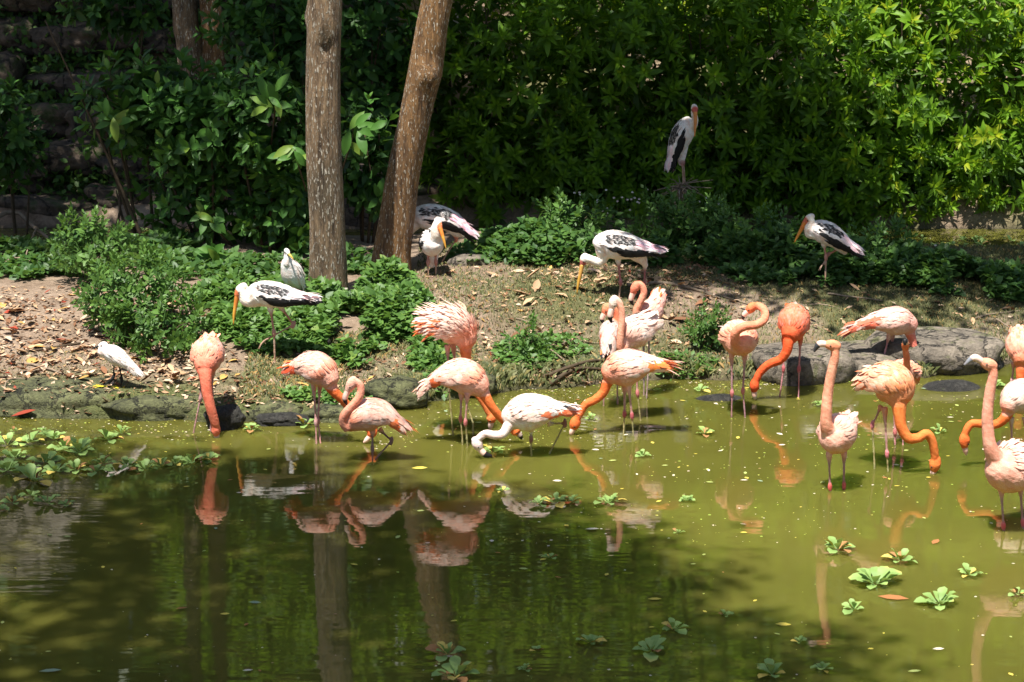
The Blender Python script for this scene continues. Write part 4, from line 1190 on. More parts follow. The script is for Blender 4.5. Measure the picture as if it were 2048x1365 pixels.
tree("leaning_tree", "rusty brown tree leaning right with a knotty scar, right of the straight trunk", path2, [40 / s2, 38 / s2, 35.5 / s2, 33.5 / s2, 32 / s2, 34 / s2, 33 / s2, 31 / s2, .13, .11, .08, .04], M_BARK2,
     B_CROWN, 18, 5, [(0.68, (1.0, 21.8, 8.0), .08), (0.75, (0.6, 23.5, 8.2), .06), (0.78, (2.9, 21.5, 8.0), .07), (0.8, (2.4, 23.4, 8.3), .06), (0.86, (4.3, 22.3, 8.4), .05)],
     knots=[(at(857, 148, Y2) + np.array((0, -.12, 0)), (.09, .12, .06), 0.1), (at(868, 120, Y2) + np.array((0, -.1, 0)), (.05, .12, .09), -0.02)])
Y3 = 27.7
for (pxs, lab, rr_, sd) in (([(395, 160), (382, 110), (372, 55), (368, 0)], "pale blotched back trunk at upper left, leftmost of the pair beyond the dark shrub", 27, 7),
                        ([(422, 160), (428, 110), (425, 55), (420, 0)], "dark brown back trunk at upper left, right-hand one of the pair beyond the dark shrub", 24, 9)):
    pth = [at(x, y, Y3) for x, y in pxs]; pth[0][2] = float(ground_z(pth[0][0], Y3)) - .1
    pth += [pth[-1] + np.array((-.1, 0, 1.6)), pth[-1] + np.array((-.1, .2, 3.6))]
    s3 = ppm(Y3, 2)
    tree("back_tree", lab, pth, [rr_ * 1.1 / s3, rr_ / s3, rr_ * .95 / s3, rr_ * .9 / s3, .1, .05], M_BARK if sd == 7 else M_BARK2,
         [((pth[-1][0] + (sd - 8) * .8, 28.8, 7.4), (1.5, 1.3, 1.0))], 16, sd, [(0.8, (pth[-1][0] + (sd - 8), 28.6, 7.2), .05)], roots=False)
# the tree on the near side whose crown shades the left of the pond
NEARC = []
for (px, py) in ((40, 980), (330, 975), (560, 1010), (840, 1060), (60, 1130), (380, 1150), (700, 1170), (1000, 1150), (1190, 1160), (120, 1330), (480, 1330), (850, 1310), (1180, 1290), (1420, 1340)):
    w = on_water(px, py); hgt = 12.6 + 0.5 * math.sin(px)
    NEARC.append(((w[0] + SUNV.x / SUNV.z * hgt, w[1] + SUNV.y / SUNV.z * hgt, hgt), (0.85, 0.95, 0.45)))

tree("near_tree", "tree on the near bank whose crown shades the left half of the pond", [(-5.2, 9.0, 0.2), (-5.0, 9.1, 3.0), (-4.6, 9.3, 6.5), (-4.2, 9.7, 9.4), (-3.4, 10.2, 12.6)], [.3, .24, .19, .13, .05], M_BARK,
     NEARC, 16, 12, [(0.7, (-2.4, 11.6, 12.2), .1), (0.75, (-1.4, 10.8, 12.3), .08), (0.8, (-3.8, 13.2, 12.3), .07), (0.8, (-1.0, 9.4, 12.2), .07), (0.85, (-2.2, 9.2, 12.4), .06)])

# ------------------------------------------------------------------ the hedge of leafy shrubs across the back channel
HG = "leafy shrubs massed across the back channel"
hedge = [  # x, y, z centre, radii, label
    (-0.55, 28.6, 1.6, .8, .8, 1.7, "dim leafy shrub seen through the gap right of the leaning trunk", 60, 0),
    (0.35, 28.3, 1.2, 1.0, 1.0, 1.75, "dark green shrub in the hedge, first right of the leaning trunk", 120, 0),
    (1.35, 28.3, 1.4, 1.0, 1.0, 2.0, "dark hedge shrub behind and left of the perched stork", 130, 0),
    (2.3, 28.3, 1.5, 1.0, 1.05, 2.0, "dark hedge shrub right behind the perched stork", 130, 0),
    (3.25, 28.2, 1.4, 1.05, 1.05, 1.9, "hedge shrub behind the one-legged stork, drooping whorls of pointed leaves", 135, 0),
    (4.2, 28.2, 1.35, 1.05, 1.05, 1.9, "bright hedge shrub right of the one-legged stork", 135, 0),
    (5.15, 28.3, 1.5, 1.05, 1.05, 1.9, "bright hedge shrub reaching the right edge above the dirt bank", 120, 0),
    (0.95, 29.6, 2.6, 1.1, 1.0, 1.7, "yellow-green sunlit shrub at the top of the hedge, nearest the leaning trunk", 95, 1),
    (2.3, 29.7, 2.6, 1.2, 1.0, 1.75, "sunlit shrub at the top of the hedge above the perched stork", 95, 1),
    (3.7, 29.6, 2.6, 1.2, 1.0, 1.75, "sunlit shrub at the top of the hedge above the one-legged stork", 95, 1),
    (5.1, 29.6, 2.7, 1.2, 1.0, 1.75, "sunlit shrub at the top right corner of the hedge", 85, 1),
    (-0.2, 27.9, .5, .72, .45, .62, "leftmost low skirt of the hedge hanging over the back channel", 46, 0),
    (0.9, 27.8, .5, .72, .45, .62, "second low skirt of the hedge hanging over the back channel", 46, 0),
    (1.9, 27.75, .5, .72, .45, .62, "third low skirt of the hedge hanging over the back channel", 46, 0),
    (2.9, 27.75, .5, .72, .45, .62, "fourth low skirt of the hedge hanging over the back channel", 46, 0),
    (3.8, 27.75, .5, .72, .45, .62, "fifth low skirt of the hedge hanging over the back channel", 46, 0),
    (4.6, 27.85, .5, .72, .45, .62, "rightmost low skirt of the hedge hanging over the back channel", 46, 0),
    (5.45, 27.9, .5, .72, .45, .62, "low hedge skirt shading the dirt bank at the right edge", 46, 0),
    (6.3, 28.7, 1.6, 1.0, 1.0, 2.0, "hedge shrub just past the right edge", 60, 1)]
for k, (x, y, z, rx, ry, rz, lab, n, lit) in enumerate(hedge):
    shrub("hedge_shrub", lab, "shrub", HG, (x, y, z), (rx, ry, rz), int(n * 1.45), (SPR_LIT + SPR_H[:1]) if lit else (SPR_LIT[:3] + SPR_H[:2]) if x > 4 and rz > 1 else SPR_H, 200 + k, LEAF_H, 1500 if rz > 1 else 300, 0.17, M_HEDGE, front=0.55, lo=-0.95 if not lit else -.5)  # top and right-hand shrubs get twigs with sunlight painted into the leaf colour
# taller growth behind, above the frame: seen only mirrored in the pond
for k, (x, y, z, r, lab) in enumerate(((0.3, 31.6, 4.6, 1.6, "tall shrub behind the hedge, mirrored in the middle of the pond"), (2.6, 31.8, 4.9, 1.7, "tall shrub behind the hedge, mirrored right of the middle"),
                               (4.9, 31.8, 5.0, 1.7, "tall shrub behind the hedge, mirrored at the right"), (7.2, 31.5, 4.6, 1.8, "tall shrub behind the hedge, beyond the right edge"),
                               (-1.9, 31.6, 4.6, 1.6, "tall shrub on the slope, mirrored between the two trunks"), (-3.6, 33.5, 5.6, 1.3, "tall shrub above the rock terraces at left"))):
    root = thing("tall_shrub", (x, y, float(ground_z(x, y))), lab, "shrub", None)
    base = np.array((x, y, float(ground_z(x, y))))
    P, D = shell_points((x, y, z), (r, 1.3, 2.2), 1700, 300 + k, 0.4, -0.9, 0.6)
    foliage_cloud(LEAF_H, P, D, 0.24, M_HEDGE, parent=root, base=base)
    tv, tf = tube([base - (0, 0, .1), np.array((x, y, z)), np.array((x + .2, y, z + 1.2))], [.07, .05, .02], 7, 8)
    link("stem", Build().add(tv - base, tf).mesh("stem", M_STEM), root)

# ------------------------------------------------------------------ dark broad-leaved shrubs at the left and behind the trunks
BG = "broad-leaved shrubs at the left"
def P3(px, py, Y): return at(px, py, Y)
broad = [  # px, py of centre, Y, radii, sprigs, label
    (300, 215, 24.3, (.62, .5, .42), 62, "dark broad-leaved shrub, its upper left clump against the rock terraces", 1),
    (420, 255, 24.1, (.6, .5, .45), 70, "dark broad-leaved shrub in the middle of the left thicket", 1),
    (545, 250, 23.8, (.42, .45, .5), 62, "broad-leaved shrub with sunlit leaves touching the straight trunk's left side", 1),
    (450, 400, 24.2, (.75, .4, .5), 55, "shadowy underbrush beneath the left thicket", 1),
    (570, 405, 23.9, (.3, .35, .5), 40, "low leafy shrub behind the tall egret", 1),
    (735, 330, 24.6, (.25, .3, .55), 22, "thin shrub with large leaves showing between the two trunks", 1),
    (545, 25, 26.6, (.6, .5, .5), 60, "overhanging leafy branch clump at the top between the back trunks and straight trunk", 0),
    (560, 110, 26.2, (.4, .5, .4), 40, "leafy clump hanging beside the straight trunk's top left", 0),
    (745, 60, 28.2, (.55, .5, .65), 50, "dim shrub filling the top of the gap between the two trunks", 0),
    (770, 190, 28.4, (.55, .5, .5), 46, "dim shrub in the middle of the gap between the two trunks", 0),
    (235, 20, 28.6, (.5, .4, .3), 16, "small shrub at the top left on the rock terraces", 0),
    (20, 270, 27.2, (.35, .4, .5), 26, "dim shrub at the left edge with reddish brown leaves", 0)]
for k, (px, py, Y, r, n, lab, st) in enumerate(broad):
    c = P3(px, py, Y)
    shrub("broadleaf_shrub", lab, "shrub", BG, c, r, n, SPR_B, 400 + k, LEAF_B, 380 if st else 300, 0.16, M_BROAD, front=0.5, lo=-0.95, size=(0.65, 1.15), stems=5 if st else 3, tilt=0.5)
# bare leaning stems of the thicket
for k, (a, bb, c_) in enumerate((((290, 480), (210, 300), (90, 40)), ((215, 500), (240, 420), (228, 330)), ((345, 470), (330, 380), (280, 300)), ((470, 470), (480, 380), (440, 300)), ((262, 500), (246, 440), (232, 380)))):
    Y = 24.4 if k else 24.0
    g0 = at(*a, Y); g0[2] = float(ground_z(g0[0], Y)) - .03
    tv, tf = tube([g0, at(*bb, Y + .05), at(*c_, Y + .2)], [.02, .014, .006], 6, 14)
    o = link("bare_stem", Build().add(tv - g0, tf).mesh("bare_stem", M_STEM), None, tuple(g0))
    tag(o, ["longest thin bare stem leaning left across the rock terraces", "short bare stem at the left end of the thicket", "bare dark stem under the thicket's left clump",
            "pale bare stem under the middle of the thicket", "thin bare twig rising left of the weedy bush"][k], "stem")

# a rosette of big mottled leaves: every leaf a part
def big_leaves(name, label, px, py, Y, n, length, seed, aim=(0, -0.6, 0.5), group=None, colr=(0.5, 1.0), mat=None):
    p = at(px, py, Y); g = np.random.default_rng(seed)
    root = thing(name, tuple(p), label, "plant", group)
    for k in range(n):
        me = BIG[int(g.integers(len(BIG)))]
        a = g.uniform(0, 6.28)
        d = np.array((math.cos(a), g.uniform(-.9, .1), math.sin(a) * .8 - .15)) + 0.35 * np.array(aim)
        z = np.cross(d, np.cross((0, -1, 0.6), d)); 
        X = Vector(d).normalized(); Z = Vector(z).normalized(); Yv = Z.cross(X)
        from mathutils import Matrix
        R = Matrix((X, Yv, Z)).transposed().to_4x4()
        o = link("leaf", me, root, tuple(g.normal(0, length * .22, 3)), R.to_euler(), length * g.uniform(.75, 1.15))
    g0 = p + np.array((g.uniform(-.2, .2), .35, -.45)); g0[2] = max(g0[2], float(ground_z(g0[0], g0[1])) - .03)
    tv, tf = tube([g0, p + np.array((0, .08, -.08)), p], [.009, .008, .006], 6, 8)
    link("stem", Build().add(tv - p, tf).mesh("stem", M_STEM), root)
BIG = []
for k in range(3):
    bv, bf = leaf_template(0.4, 0.3 + .1 * k, 0.14, 0.55, 6, wave=0.012)
    c = 0.62 + 0.15 * k
    BIG.append(mesh_np("big_leaf", bv, bf, M_BROAD, np.full((len(bv), 3), c)))
big_leaves("large_leaf_plant", "plant with big mottled pale-green leaves under the thicket, above the bending stork", 436, 512, 22.7, 13, 0.216, 1)
big_leaves("large_leaf_plant", "yellowish large-leaved sprout in shadow above the mottled plant", 425, 440, 23.6, 8, 0.173, 2)
big_leaves("large_leaf_plant", "sunlit big leaves sticking out from the straight trunk's right side", 705, 258, 23.1, 9, 0.216, 3, aim=(.9, -.3, .1))
big_leaves("large_leaf_plant", "sunlit yellow-green leaves left of the straight trunk at mid height", 590, 300, 22.9, 9, 0.187, 5, aim=(-.3, -.4, -.4))
big_leaves("large_leaf_plant", "pale glossy leaves standing out at the thicket's left shoulder", 228, 240, 23.7, 9, 0.194, 6)
big_leaves("large_leaf_plant", "cluster of broad lit leaves nearest left of the straight trunk", 548, 205, 23.2, 10, 0.202, 9)

# ------------------------------------------------------------------ ground cover and low weeds
def cover(name, label, regions, size, seed, mat=M_COVER, tmpl=LEAF_S, shade=(0.1, 0.8), kind="stuff", hts=1.0):
    """regions: (px, py, half-width px, half-depth m, height m, n): heaps of small leaves on the ground"""
    g = np.random.default_rng(seed)
    pts, outs = [], []
    for (px, py, hw, hd, ht, n) in regions:
        c = on_ground(px, py); rx = hw / ppm(c[1])
        q = g.uniform(-1, 1, (n * 2, 2)); q = q[(q ** 2).sum(1) < 1][:n]
        rr = np.sqrt((q ** 2).sum(1))
        x = c[0] + q[:, 0] * rx; y = c[1] + q[:, 1] * hd
        top = ht * np.sqrt(np.clip(1 - rr ** 2, 0, 1)) * (0.75 + 0.45 * fbm(x, y, 4.0, seed, 3))
        z = ground_z(x, y) + np.maximum(top, 0.03) * (1 - g.uniform(0, 1, len(x)) ** 2.2 * 0.9) + 0.02
        pts.append(np.stack([x, y, z], 1))
        outs.append(np.stack([q[:, 0], q[:, 1] - 0.4, np.full(len(x), 0.5)], 1))
    P, O = np.vstack(pts), np.vstack(outs)
    ok = (P[:, 2] > 0.0) & (fbm(P[:, 0], P[:, 1], 2.3, seed + 3, 3) > -0.22)
    P, O = P[ok], O[ok]
    n = len(P)
    X = unit(unit(O) * 0.5 + g.normal(0, .7, (n, 3)) * np.array((1, 1, .45)))
    Z = unit(g.normal(0, .35, (n, 3)) + np.array((0, -.25, 1.0)))
    c = g.uniform(*shade, n)
    V, F, C = scatter(*tmpl, P, X, Z, size * g.uniform(.55, 1.35, n), None, np.stack([c, c, c], 1))
    o = link(name, mesh_np(name, V, F, mat, C))
    tag(o, kind="stuff")
    return o
cover("ivy_ground_cover", "", [(700, 665, 85, .5, .22, 2300), (790, 640, 80, .5, .26, 2300), (775, 598, 60, .4, .32, 1900), (600, 660, 60, .4, .15, 1200), (480, 650, 60, .35, .14, 1100), (840, 690, 60, .4, .12, 900),
      (570, 600, 60, .4, .2, 1200), (740, 720, 90, .2, .06, 500), (560, 700, 90, .15, .05, 400), (640, 615, 50, .3, .25, 900), (460, 600, 70, .4, .2, 1200)], 0.075, 21)
cover("shade_ground_cover", "", [(60, 530, 110, .6, .12, 1500), (120, 560, 90, .3, .1, 700), (160, 500, 60, .4, .2, 700), (20, 505, 80, .3, .1, 600), (950, 515, 60, .4, .05, 300), (300, 495, 90, .4, .2, 900), (420, 540, 120, .5, .14, 1000), (560, 548, 90, .4, .14, 900), (700, 530, 70, .5, .12, 700), (330, 530, 90, .4, .12, 600)], 0.08, 22, shade=(0.0, 0.45))
cover("stump_ground_cover", "", [(1080, 510, 110, .6, .34, 2200), (1180, 500, 80, .6, .5, 1600), (1020, 505, 70, .5, .25, 900), (1290, 520, 70, .4, .3, 900), (1450, 520, 90, .5, .35, 1700), (1560, 530, 100, .5, .42, 2300), (1690, 545, 100, .5, .38, 2300),
      (1790, 550, 100, .45, .34, 2200), (1890, 562, 90, .4, .28, 1800), (1990, 575, 100, .35, .2, 1600), (2080, 585, 80, .3, .15, 700), (1620, 565, 70, .2, .14, 500), (1500, 560, 60, .2, .12, 400)], 0.08, 23, shade=(0.05, 0.55))
cover("bank_edge_weeds", "", [(1050, 720, 60, .3, .12, 500), (860, 730, 40, .3, .12, 450), (900, 760, 50, .15, .08, 250), (620, 800, 60, .1, .05, 200), (1500, 770, 70, .06, .03, 100), (700, 810, 50, .1, .05, 150), (1120, 700, 60, .25, .06, 250),
      (1370, 740, 60, .15, .08, 300), (1700, 730, 60, .1, .05, 100)], 0.055, 24)
def weed(label, px, py, hw, depth, ht, n, seed, size=(.8, 1.2), name="weedy_bush", flowers=0, shade=1):
    c0 = on_ground(px, py); rx = hw / ppm(c0[1])
    return shrub(name, label, "bush", "weedy bushes on the island", (c0[0], c0[1], c0[2] + ht * 0.45), (rx, depth, ht * 0.6), n, SPR_C, seed, LEAF_S, int(n * 4), 0.06, M_COVER, front=0.25, lo=-0.9, size=size, stems=6, tilt=.5, stem_r=.006)
weed("large sunlit weedy bush at left, in front of the thicket", 270, 650, 88, .35, .5, 105, 601)
weed("sparse low weeds at the left bush's front edge", 330, 690, 90, .3, .3, 60, 602)
weed("weedy bush under the thicket, left of the mottled plant", 190, 560, 60, .35, .5, 60, 603)
weed("flowering weed clump left of the overgrown stump", 1130, 500, 60,   .35, .4, 46, 604)
weed("leafy growth over the stump under the perched stork, left half", 1330, 500, 50, .35, .42, 60, 605)
weed("leafy growth over the stump, right half", 1410, 505, 60, .35, .42, 70, 606)
weed("weed clump behind the one-legged stork's tail", 1750, 535, 70, .35, .3, 50, 607)
weed("weed clump left of the one-legged stork's bill", 1530, 525, 70, .35, .36, 50, 608)
weed("small bright bush on the bank between the flamingo cluster and the looping one", 1415, 700, 34, .16, .3, 46, 609, size=(.5, .8))
weed("small leafy seedling clump on the bank edge left of the flamingo cluster", 1050, 715, 22, .12, .22, 18, 610, size=(.7, 1.0))
# white daisies over the green
g = np.random.default_rng(77)
flw = Build()
for (px, py, Y, n, sp) in ((1215, 405, 24.9, 16, 60), (1140, 440, 24.6, 12, 60), (1270, 400, 24.9, 8, 40), (1700, 500, 24.2, 8, 60), (1900, 515, 24.3, 16, 50), (470, 600, 22.0, 8, 40), (690, 600, 21.6, 8, 50), (300, 620, 21.8, 6, 60), (1480, 420, 25.0, 6, 70)):
    for k in range(n):
        c = at(px + g.normal(0, sp * .5), py + g.normal(0, 16), Y)
        r = .014
        a = np.linspace(0, 2 * math.pi, 6, endpoint=False)
        V = np.vstack([c, c + np.stack([np.cos(a) * r, np.full(6, -.3 * r), np.sin(a) * r * .7], 1)])
        F = np.array([(0, i + 1, (i + 1) % 6 + 1) for i in range(6)])
        flw.add(V, F, (.8, .78, .7))
        tv, tf = tube([c, c + (0, .02, -.12), c + (0.01, .05, -.35)], [.002, .002, .002], 3, 4, caps=False)
        flw.add(tv, tf, (.12, .2, .05))
M_FLOWER = plumage_mat("small_flowers", .7, 50, .1)
tag(link("small_daisies", flw.mesh("small_daisies", M_FLOWER)), kind="stuff")

# grass
def grass(name, n, seed, xr, dr, h, dens):
    g = np.random.default_rng(seed)
    x = g.uniform(*xr, n * 3); d = g.uniform(*dr, n * 3); y = shore_y(x) + d
    keep = g.uniform(-1, 1, len(x)) < dens(x, y, d)
    x, y = x[keep][:n], y[keep][:n]; z = ground_z(x, y)
    ok = z > 0.02; x, y, z = x[ok], y[ok], z[ok]; n = len(x)
    a = g.uniform(0, 6.28, n); hh = h * g.uniform(.5, 1.5, n); lean = g.uniform(.1, .9, n)
    w = 0.004
    dx, dy = np.cos(a), np.sin(a)
    b0 = np.stack([x - dy * w, y + dx * w, z - .005], 1); b1 = np.stack([x + dy * w, y - dx * w, z - .005], 1)
    m = np.stack([x + dx * hh * lean * .4, y + dy * hh * lean * .4, z + hh * .6], 1)
    t = np.stack([x + dx * hh * lean * 1.1, y + dy * hh * lean * 1.1, z + hh * (1 - .3 * lean)], 1)
    V = np.stack([b0, b1, m, t], 1).reshape(-1, 3)
    i = np.arange(n)[:, None] * 4
    F = np.vstack([i + [0, 1, 2], i + [0, 2, 3], i + [1, 3, 2]])
    c = g.uniform(0, 1, n); C = np.repeat(np.stack([c, c, c], 1), 4, 0)
    tag(link(name, mesh_np(name, V, F, M_GRASS, C)), kind="stuff")
grass("short_bank_grass", 60000, 31, (-0.9, 5.5), (0.12, 4.3), 0.028, lambda x, y, d: 0.0 + 1.3 * fbm(x, y, 1.1, 37) + 0.5 * smooth01(3, 5, x))
grass("edge_grass_tufts", 9000, 32, (-0.9, 5.5), (-0.02, .3), 0.07, lambda x, y, d: -0.1 + 2 * fbm(x, y, 3.1, 47))
grass("moss_sprouts", 9000, 33, (-4.6, -0.8), (0.03, 1.0), 0.012, lambda x, y, d: 0.2 + 1.5 * fbm(x, y, 2.1, 57))
grass("ivy_edge_grass", 9000, 34, (-2.2, -0.3), (0.3, 1.6), 0.04, lambda x, y, d: 0.0 + 2 * fbm(x, y, 2.1, 67))
# ------------------------------------------------------------------ rocks
def noise3(V, s, seed):
    return (fbm(V[:, 0] + V[:, 2] * 0.7, V[:, 1] - V[:, 2] * 0.5, s, seed, 4) + fbm(V[:, 2] * 1.3 + V[:, 1] * .3, V[:, 0], s, seed + 5, 4)) / 2

def ico(sub):
    import bmesh
    bm = bmesh.new(); bmesh.ops.create_icosphere(bm, subdivisions=sub, radius=1)
    V = np.array([v.co[:] for v in bm.verts]); F = np.array([[v.index for v in f.verts] for f in bm.faces]); bm.free()
    return V, F
ICO3, ICO4 = ico(3), ico(4)

def rock(name, label, c, r, rotz, seed, mat, box=3.0, rough=0.12, group=None, hi=False, cat="rock", flat=None):
    V, F = ICO4 if hi else ICO3
    V = V / (np.abs(V) ** box).sum(1, keepdims=True) ** (1 / box)
    V = V * (1 + rough * noise3(V, 1.3, seed) * 2 + rough * 0.5 * noise3(V, 5.0, seed + 20))[:, None]
    if flat: V[:, 2] = np.where(V[:, 2] > flat, flat + (V[:, 2] - flat) * .25, V[:, 2])
    ca, sa = math.cos(rotz), math.sin(rotz)
    V = V * np.array(r)
    V = np.stack([V[:, 0] * ca - V[:, 1] * sa, V[:, 0] * sa + V[:, 1] * ca, V[:, 2]], 1)
    o = link(name, mesh_np(name, V, F, mat), None, tuple(c))
    return tag(o, label, cat, group)

g_r = np.random.default_rng(8)
def gpt(px, py, dz=0.0):
    p = on_ground(px, py); p[2] += dz; return p
p = on_water(1618, 772); rock("flat_rock", "low grey flat rock with a mossy left end, behind the deepest orange flamingo", (p[0], p[1] + .38, .06), (.42, .36, .26), .05, 31, M_ROCK, 2.6, .18, "flat grey rocks at the waterline", True, flat=.55)
p = on_water(1728, 764); rock("flat_rock", "middle flat rock under the long-tailed flamingo's legs", (p[0], p[1] + .5, .02), (.36, .42, .24), -.1, 32, M_ROCK, 2.6, .12, "flat grey rocks at the waterline", True, flat=.5)
p = on_water(1885, 752); rock("flat_rock", "broadest pale flat rock, rightmost on the waterline", (p[0], p[1] + .42, .1), (.56, .42, .22), .04, 33, M_ROCK, 3.2, .16, "flat grey rocks at the waterline", True, flat=.6)
p = on_water(1905, 778); rock("rock", "smooth dark rock barely breaking the water before the broad flat rock", (p[0], p[1] + .05, -.05), (.27, .16, .11), 0, 34, M_ROCKD, 2.2, .06)
p = on_water(1440, 800); rock("rock", "small dark stone awash left of the looping flamingo", (p[0], p[1] + .05, -.04), (.22, .1, .07), .1, 35, M_ROCKD, 2.2, .08)
p = on_water(447, 858); rock("rock", "jagged black wet rock at the waterline right of the first flamingo", (p[0], p[1] + .06, .06), (.14, .11, .1), .2, 36, M_ROCKD, 2.4, .28, hi=True)
p = on_water(560, 850); rock("rock", "low dark crusty rock between the black rock and the pale flamingo's legs", (p[0], p[1] + .05, .02), (.2, .1, .05), .05, 37, M_ROCKD, 2.4, .28, hi=True)
p = on_water(680, 842); rock("rock", "low mossy slab behind the preening flamingo's head", (p[0], p[1] + .08, .03), (.28, .14, .07), -.05, 38, M_MOSS, 2.4, .2, hi=True)
p = on_water(790, 822); rock("rock", "dark overhanging bank rock left of the two stacked flamingos", (p[0], p[1] + .16, .1), (.26, .16, .12), .1, 39, M_MOSS, 2.4, .25, hi=True)
p = on_water(955, 800); rock("rock", "dark rounded bank rock right behind the curled-tail flamingo", (p[0], p[1] + .15, .09), (.15, .13, .11), .1, 40, M_MOSS, 2.4, .22, hi=True)
for (px, py, rx, ry, rz, dz, lab, sd) in ((100, 834, .95, .26, .15, .05, "long mossy ledge at far left, overhanging the waterline", 46), (330, 840, .5, .22, .12, .05, "lower mossy ledge below the walking egret, left of the first flamingo", 47), (520, 842, .3, .18, .1, .02, "moss-covered bank lump behind the black wet rock", 49)):
    p = on_water(px, py); rock("mossy_ledge", lab, (p[0], p[1] + ry * .9, dz), (rx, ry, rz), g_r.uniform(-.1, .1), sd, M_MOSS, 3.0, .24, "mossy ledges along the left bank", True)
p = gpt(935, 527); rock("rock", "grey slanted stone on the grass right of the two-stork pair", p, (.2, .12, .09), .2, 42, M_ROCK, 2.4, .1)
p = at(25, 497, 25.0); rock("rock", "flat pale grey stone lying in the back channel at the left edge", (p[0], 26.0, .0), (.42, .25, .07), .0, 43, M_ROCK, 3, .06)
p = at(725, 395, 27.6); rock("boulder", "big dark boulder in shadow low between the two trunks", (p[0], 27.7, p[2] - .05), (.45, .35, .42), .1, 44, M_CLIFF, 2.6, .15, cat="boulder")
p = at(900, 62, 29.6); rock("boulder", "pale sunlit stone right of the leaning trunk's top", (p[0], 29.6, p[2]), (.17, .2, .2), .4, 45, M_PALE, 2.8, .15, cat="boulder")

ORD = ["first", "second", "third", "fourth", "fifth", "sixth", "seventh", "eighth", "ninth", "tenth", "eleventh", "twelfth", "thirteenth", "fourteenth", "fifteenth", "sixteenth", "seventeenth"]
g = np.random.default_rng(5)
COURSE = ["lowest", "second", "third", "fourth", "fifth", "sixth", "seventh", "eighth", "ninth", "tenth", "eleventh", "topmost"]
zs = [.18, .58, .98, 1.38, 1.8, 2.25, 2.75, 3.25, 3.75, 4.25, 4.75, 5.25]
for r_i, z in enumerate(zs):
    x = -6.4 + g.uniform(0, .3) if r_i < 6 else -8.2
    k = 0
    xmax = (-1.9 if r_i < 6 else -6.3)
    while x < xmax and k < 13:
        w = g.uniform(.25, .8)
        xc = x + w
        Y = 27.85 + r_i * (.43 if r_i < 6 else .36) + g.uniform(-.08, .08)
        rock("boulder", f"{ORD[k]} boulder from the left in the {COURSE[r_i]} course of the {'rock terraces' if r_i < 6 else 'pale wall above'}", (xc, Y + .25 + g.uniform(-.12, .12), z + g.uniform(-.1, .1)),
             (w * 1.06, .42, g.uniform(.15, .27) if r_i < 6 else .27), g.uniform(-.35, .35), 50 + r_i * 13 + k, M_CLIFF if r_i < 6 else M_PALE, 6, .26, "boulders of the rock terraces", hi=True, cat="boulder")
        x += 2 * w * .97; k += 1
# creepers on the terraces
pts, outs = [], []
for k in range(240):
    c = np.array((g.uniform(-6.4, -1.8), 0, g.uniform(.1, 2.7))); c[1] = 27.72 + c[2] * 1.04 + g.uniform(-.1, .15)
    n = int(g.uniform(25, 110)); o = g.normal(0, 1, (n, 3))
    pts.append(c + o * np.array((.22, .1, .08))); outs.append(o + np.array((0, -1.2, .8)))
tag(foliage_cloud(LEAF_S, np.vstack(pts), np.vstack(outs), .095, M_COVER, name="terrace_creepers", shade=(.1, .7)), kind="stuff")

# ------------------------------------------------------------------ stump with a twig platform under the perched stork
sb = on_ground(1366, 480); Ys = sb[1]
top = at(1366, 374, Ys)
st_root = thing("stump", tuple(sb), "grey weathered stump overgrown by weeds, carrying the perched stork", "stump")
b = Build()
tv, tf = tube([sb - (0, 0, .1), sb + (0.02, 0, .25), (top[0] - .04, Ys, sb[2] * .4 + top[2] * .6), (top[0], Ys, top[2] - .03)], [.2, .13, .1, .11], 14, 24)
tv = tv + 0.02 * np.stack([fbm(tv[:, 0] * 3, tv[:, 2] * 2, 3, 71), fbm(tv[:, 1] * 3, tv[:, 2] * 2, 3, 73), 0 * tv[:, 0]], 1)
link("trunk", b.add(tv - sb, tf).mesh("trunk", M_BARK), st_root)
for k in range(16):
    a = g.uniform(0, 6.28); l = g.uniform(.15, .38)
    d = np.array((math.cos(a), math.sin(a) * .6, g.uniform(-.15, .3)))
    c = np.array((top[0], Ys, top[2])) + g.normal(0, .04, 3) * np.array((1, 1, .4))
    tv, tf = tube([c - d * l, c + (0, 0, g.uniform(-.02, .04)), c + d * l + (0, 0, g.uniform(-.1, .05))], [.004, .006, .003], 5, 8)
    link("twig", Build().add(tv - sb, tf).mesh("twig", M_TWIG), st_root)

# ------------------------------------------------------------------ dead sticks and roots on the ground
def stick(label, pts_px, r, mat=M_TWIG, name="dead_stick", lift=.012, Y=None):
    P = []
    for q in pts_px:
        p = gpt(q[0], q[1]) if Y is None else at(q[0], q[1], Y)
        if len(q) > 2: p[2] += q[2]
        p[2] += lift; P.append(p)
    base = P[0].copy()
    tv, tf = tube(P, np.linspace(r, r * .45, len(P)), 7, 16)
    tv = tv + .004 * np.stack([vnoise(tv[:, 0], tv[:, 1], 20, 3), vnoise(tv[:, 0], tv[:, 1], 20, 4), vnoise(tv[:, 0], tv[:, 1], 20, 5)], 1)
    o = link(name, Build().add(tv - base, tf).mesh(name, mat), None, tuple(base))
    tag(o, label, "stick")
stick("long brown stick on the bank behind the bowed-head flamingo", [(1255, 575), (1330, 570), (1395, 584), (1440, 600)], .02)
stick("thin forked stick running right from the long brown one", [(1345, 572), (1420, 590), (1500, 612)], .012)
stick("pale bare twig slanting down to the water left of the flamingo cluster", [(1072, 698, .03), (1112, 722, .05), (1160, 766, .02)], .009)
stick("dark root arching along the bank edge behind the flamingo cluster", [(1085, 762), (1130, 748, .03), (1180, 738, .05), (1215, 735, .03), (1262, 742)], .018, M_STEM)
stick("second mossy root low beside the arching root", [(1100, 772), (1150, 752, .03), (1215, 748, .02)], .022, M_STEM)
stick("thin straight twig lying above the bank edge left of the cluster", [(1090, 690), (1160, 688), (1225, 692)], .007)
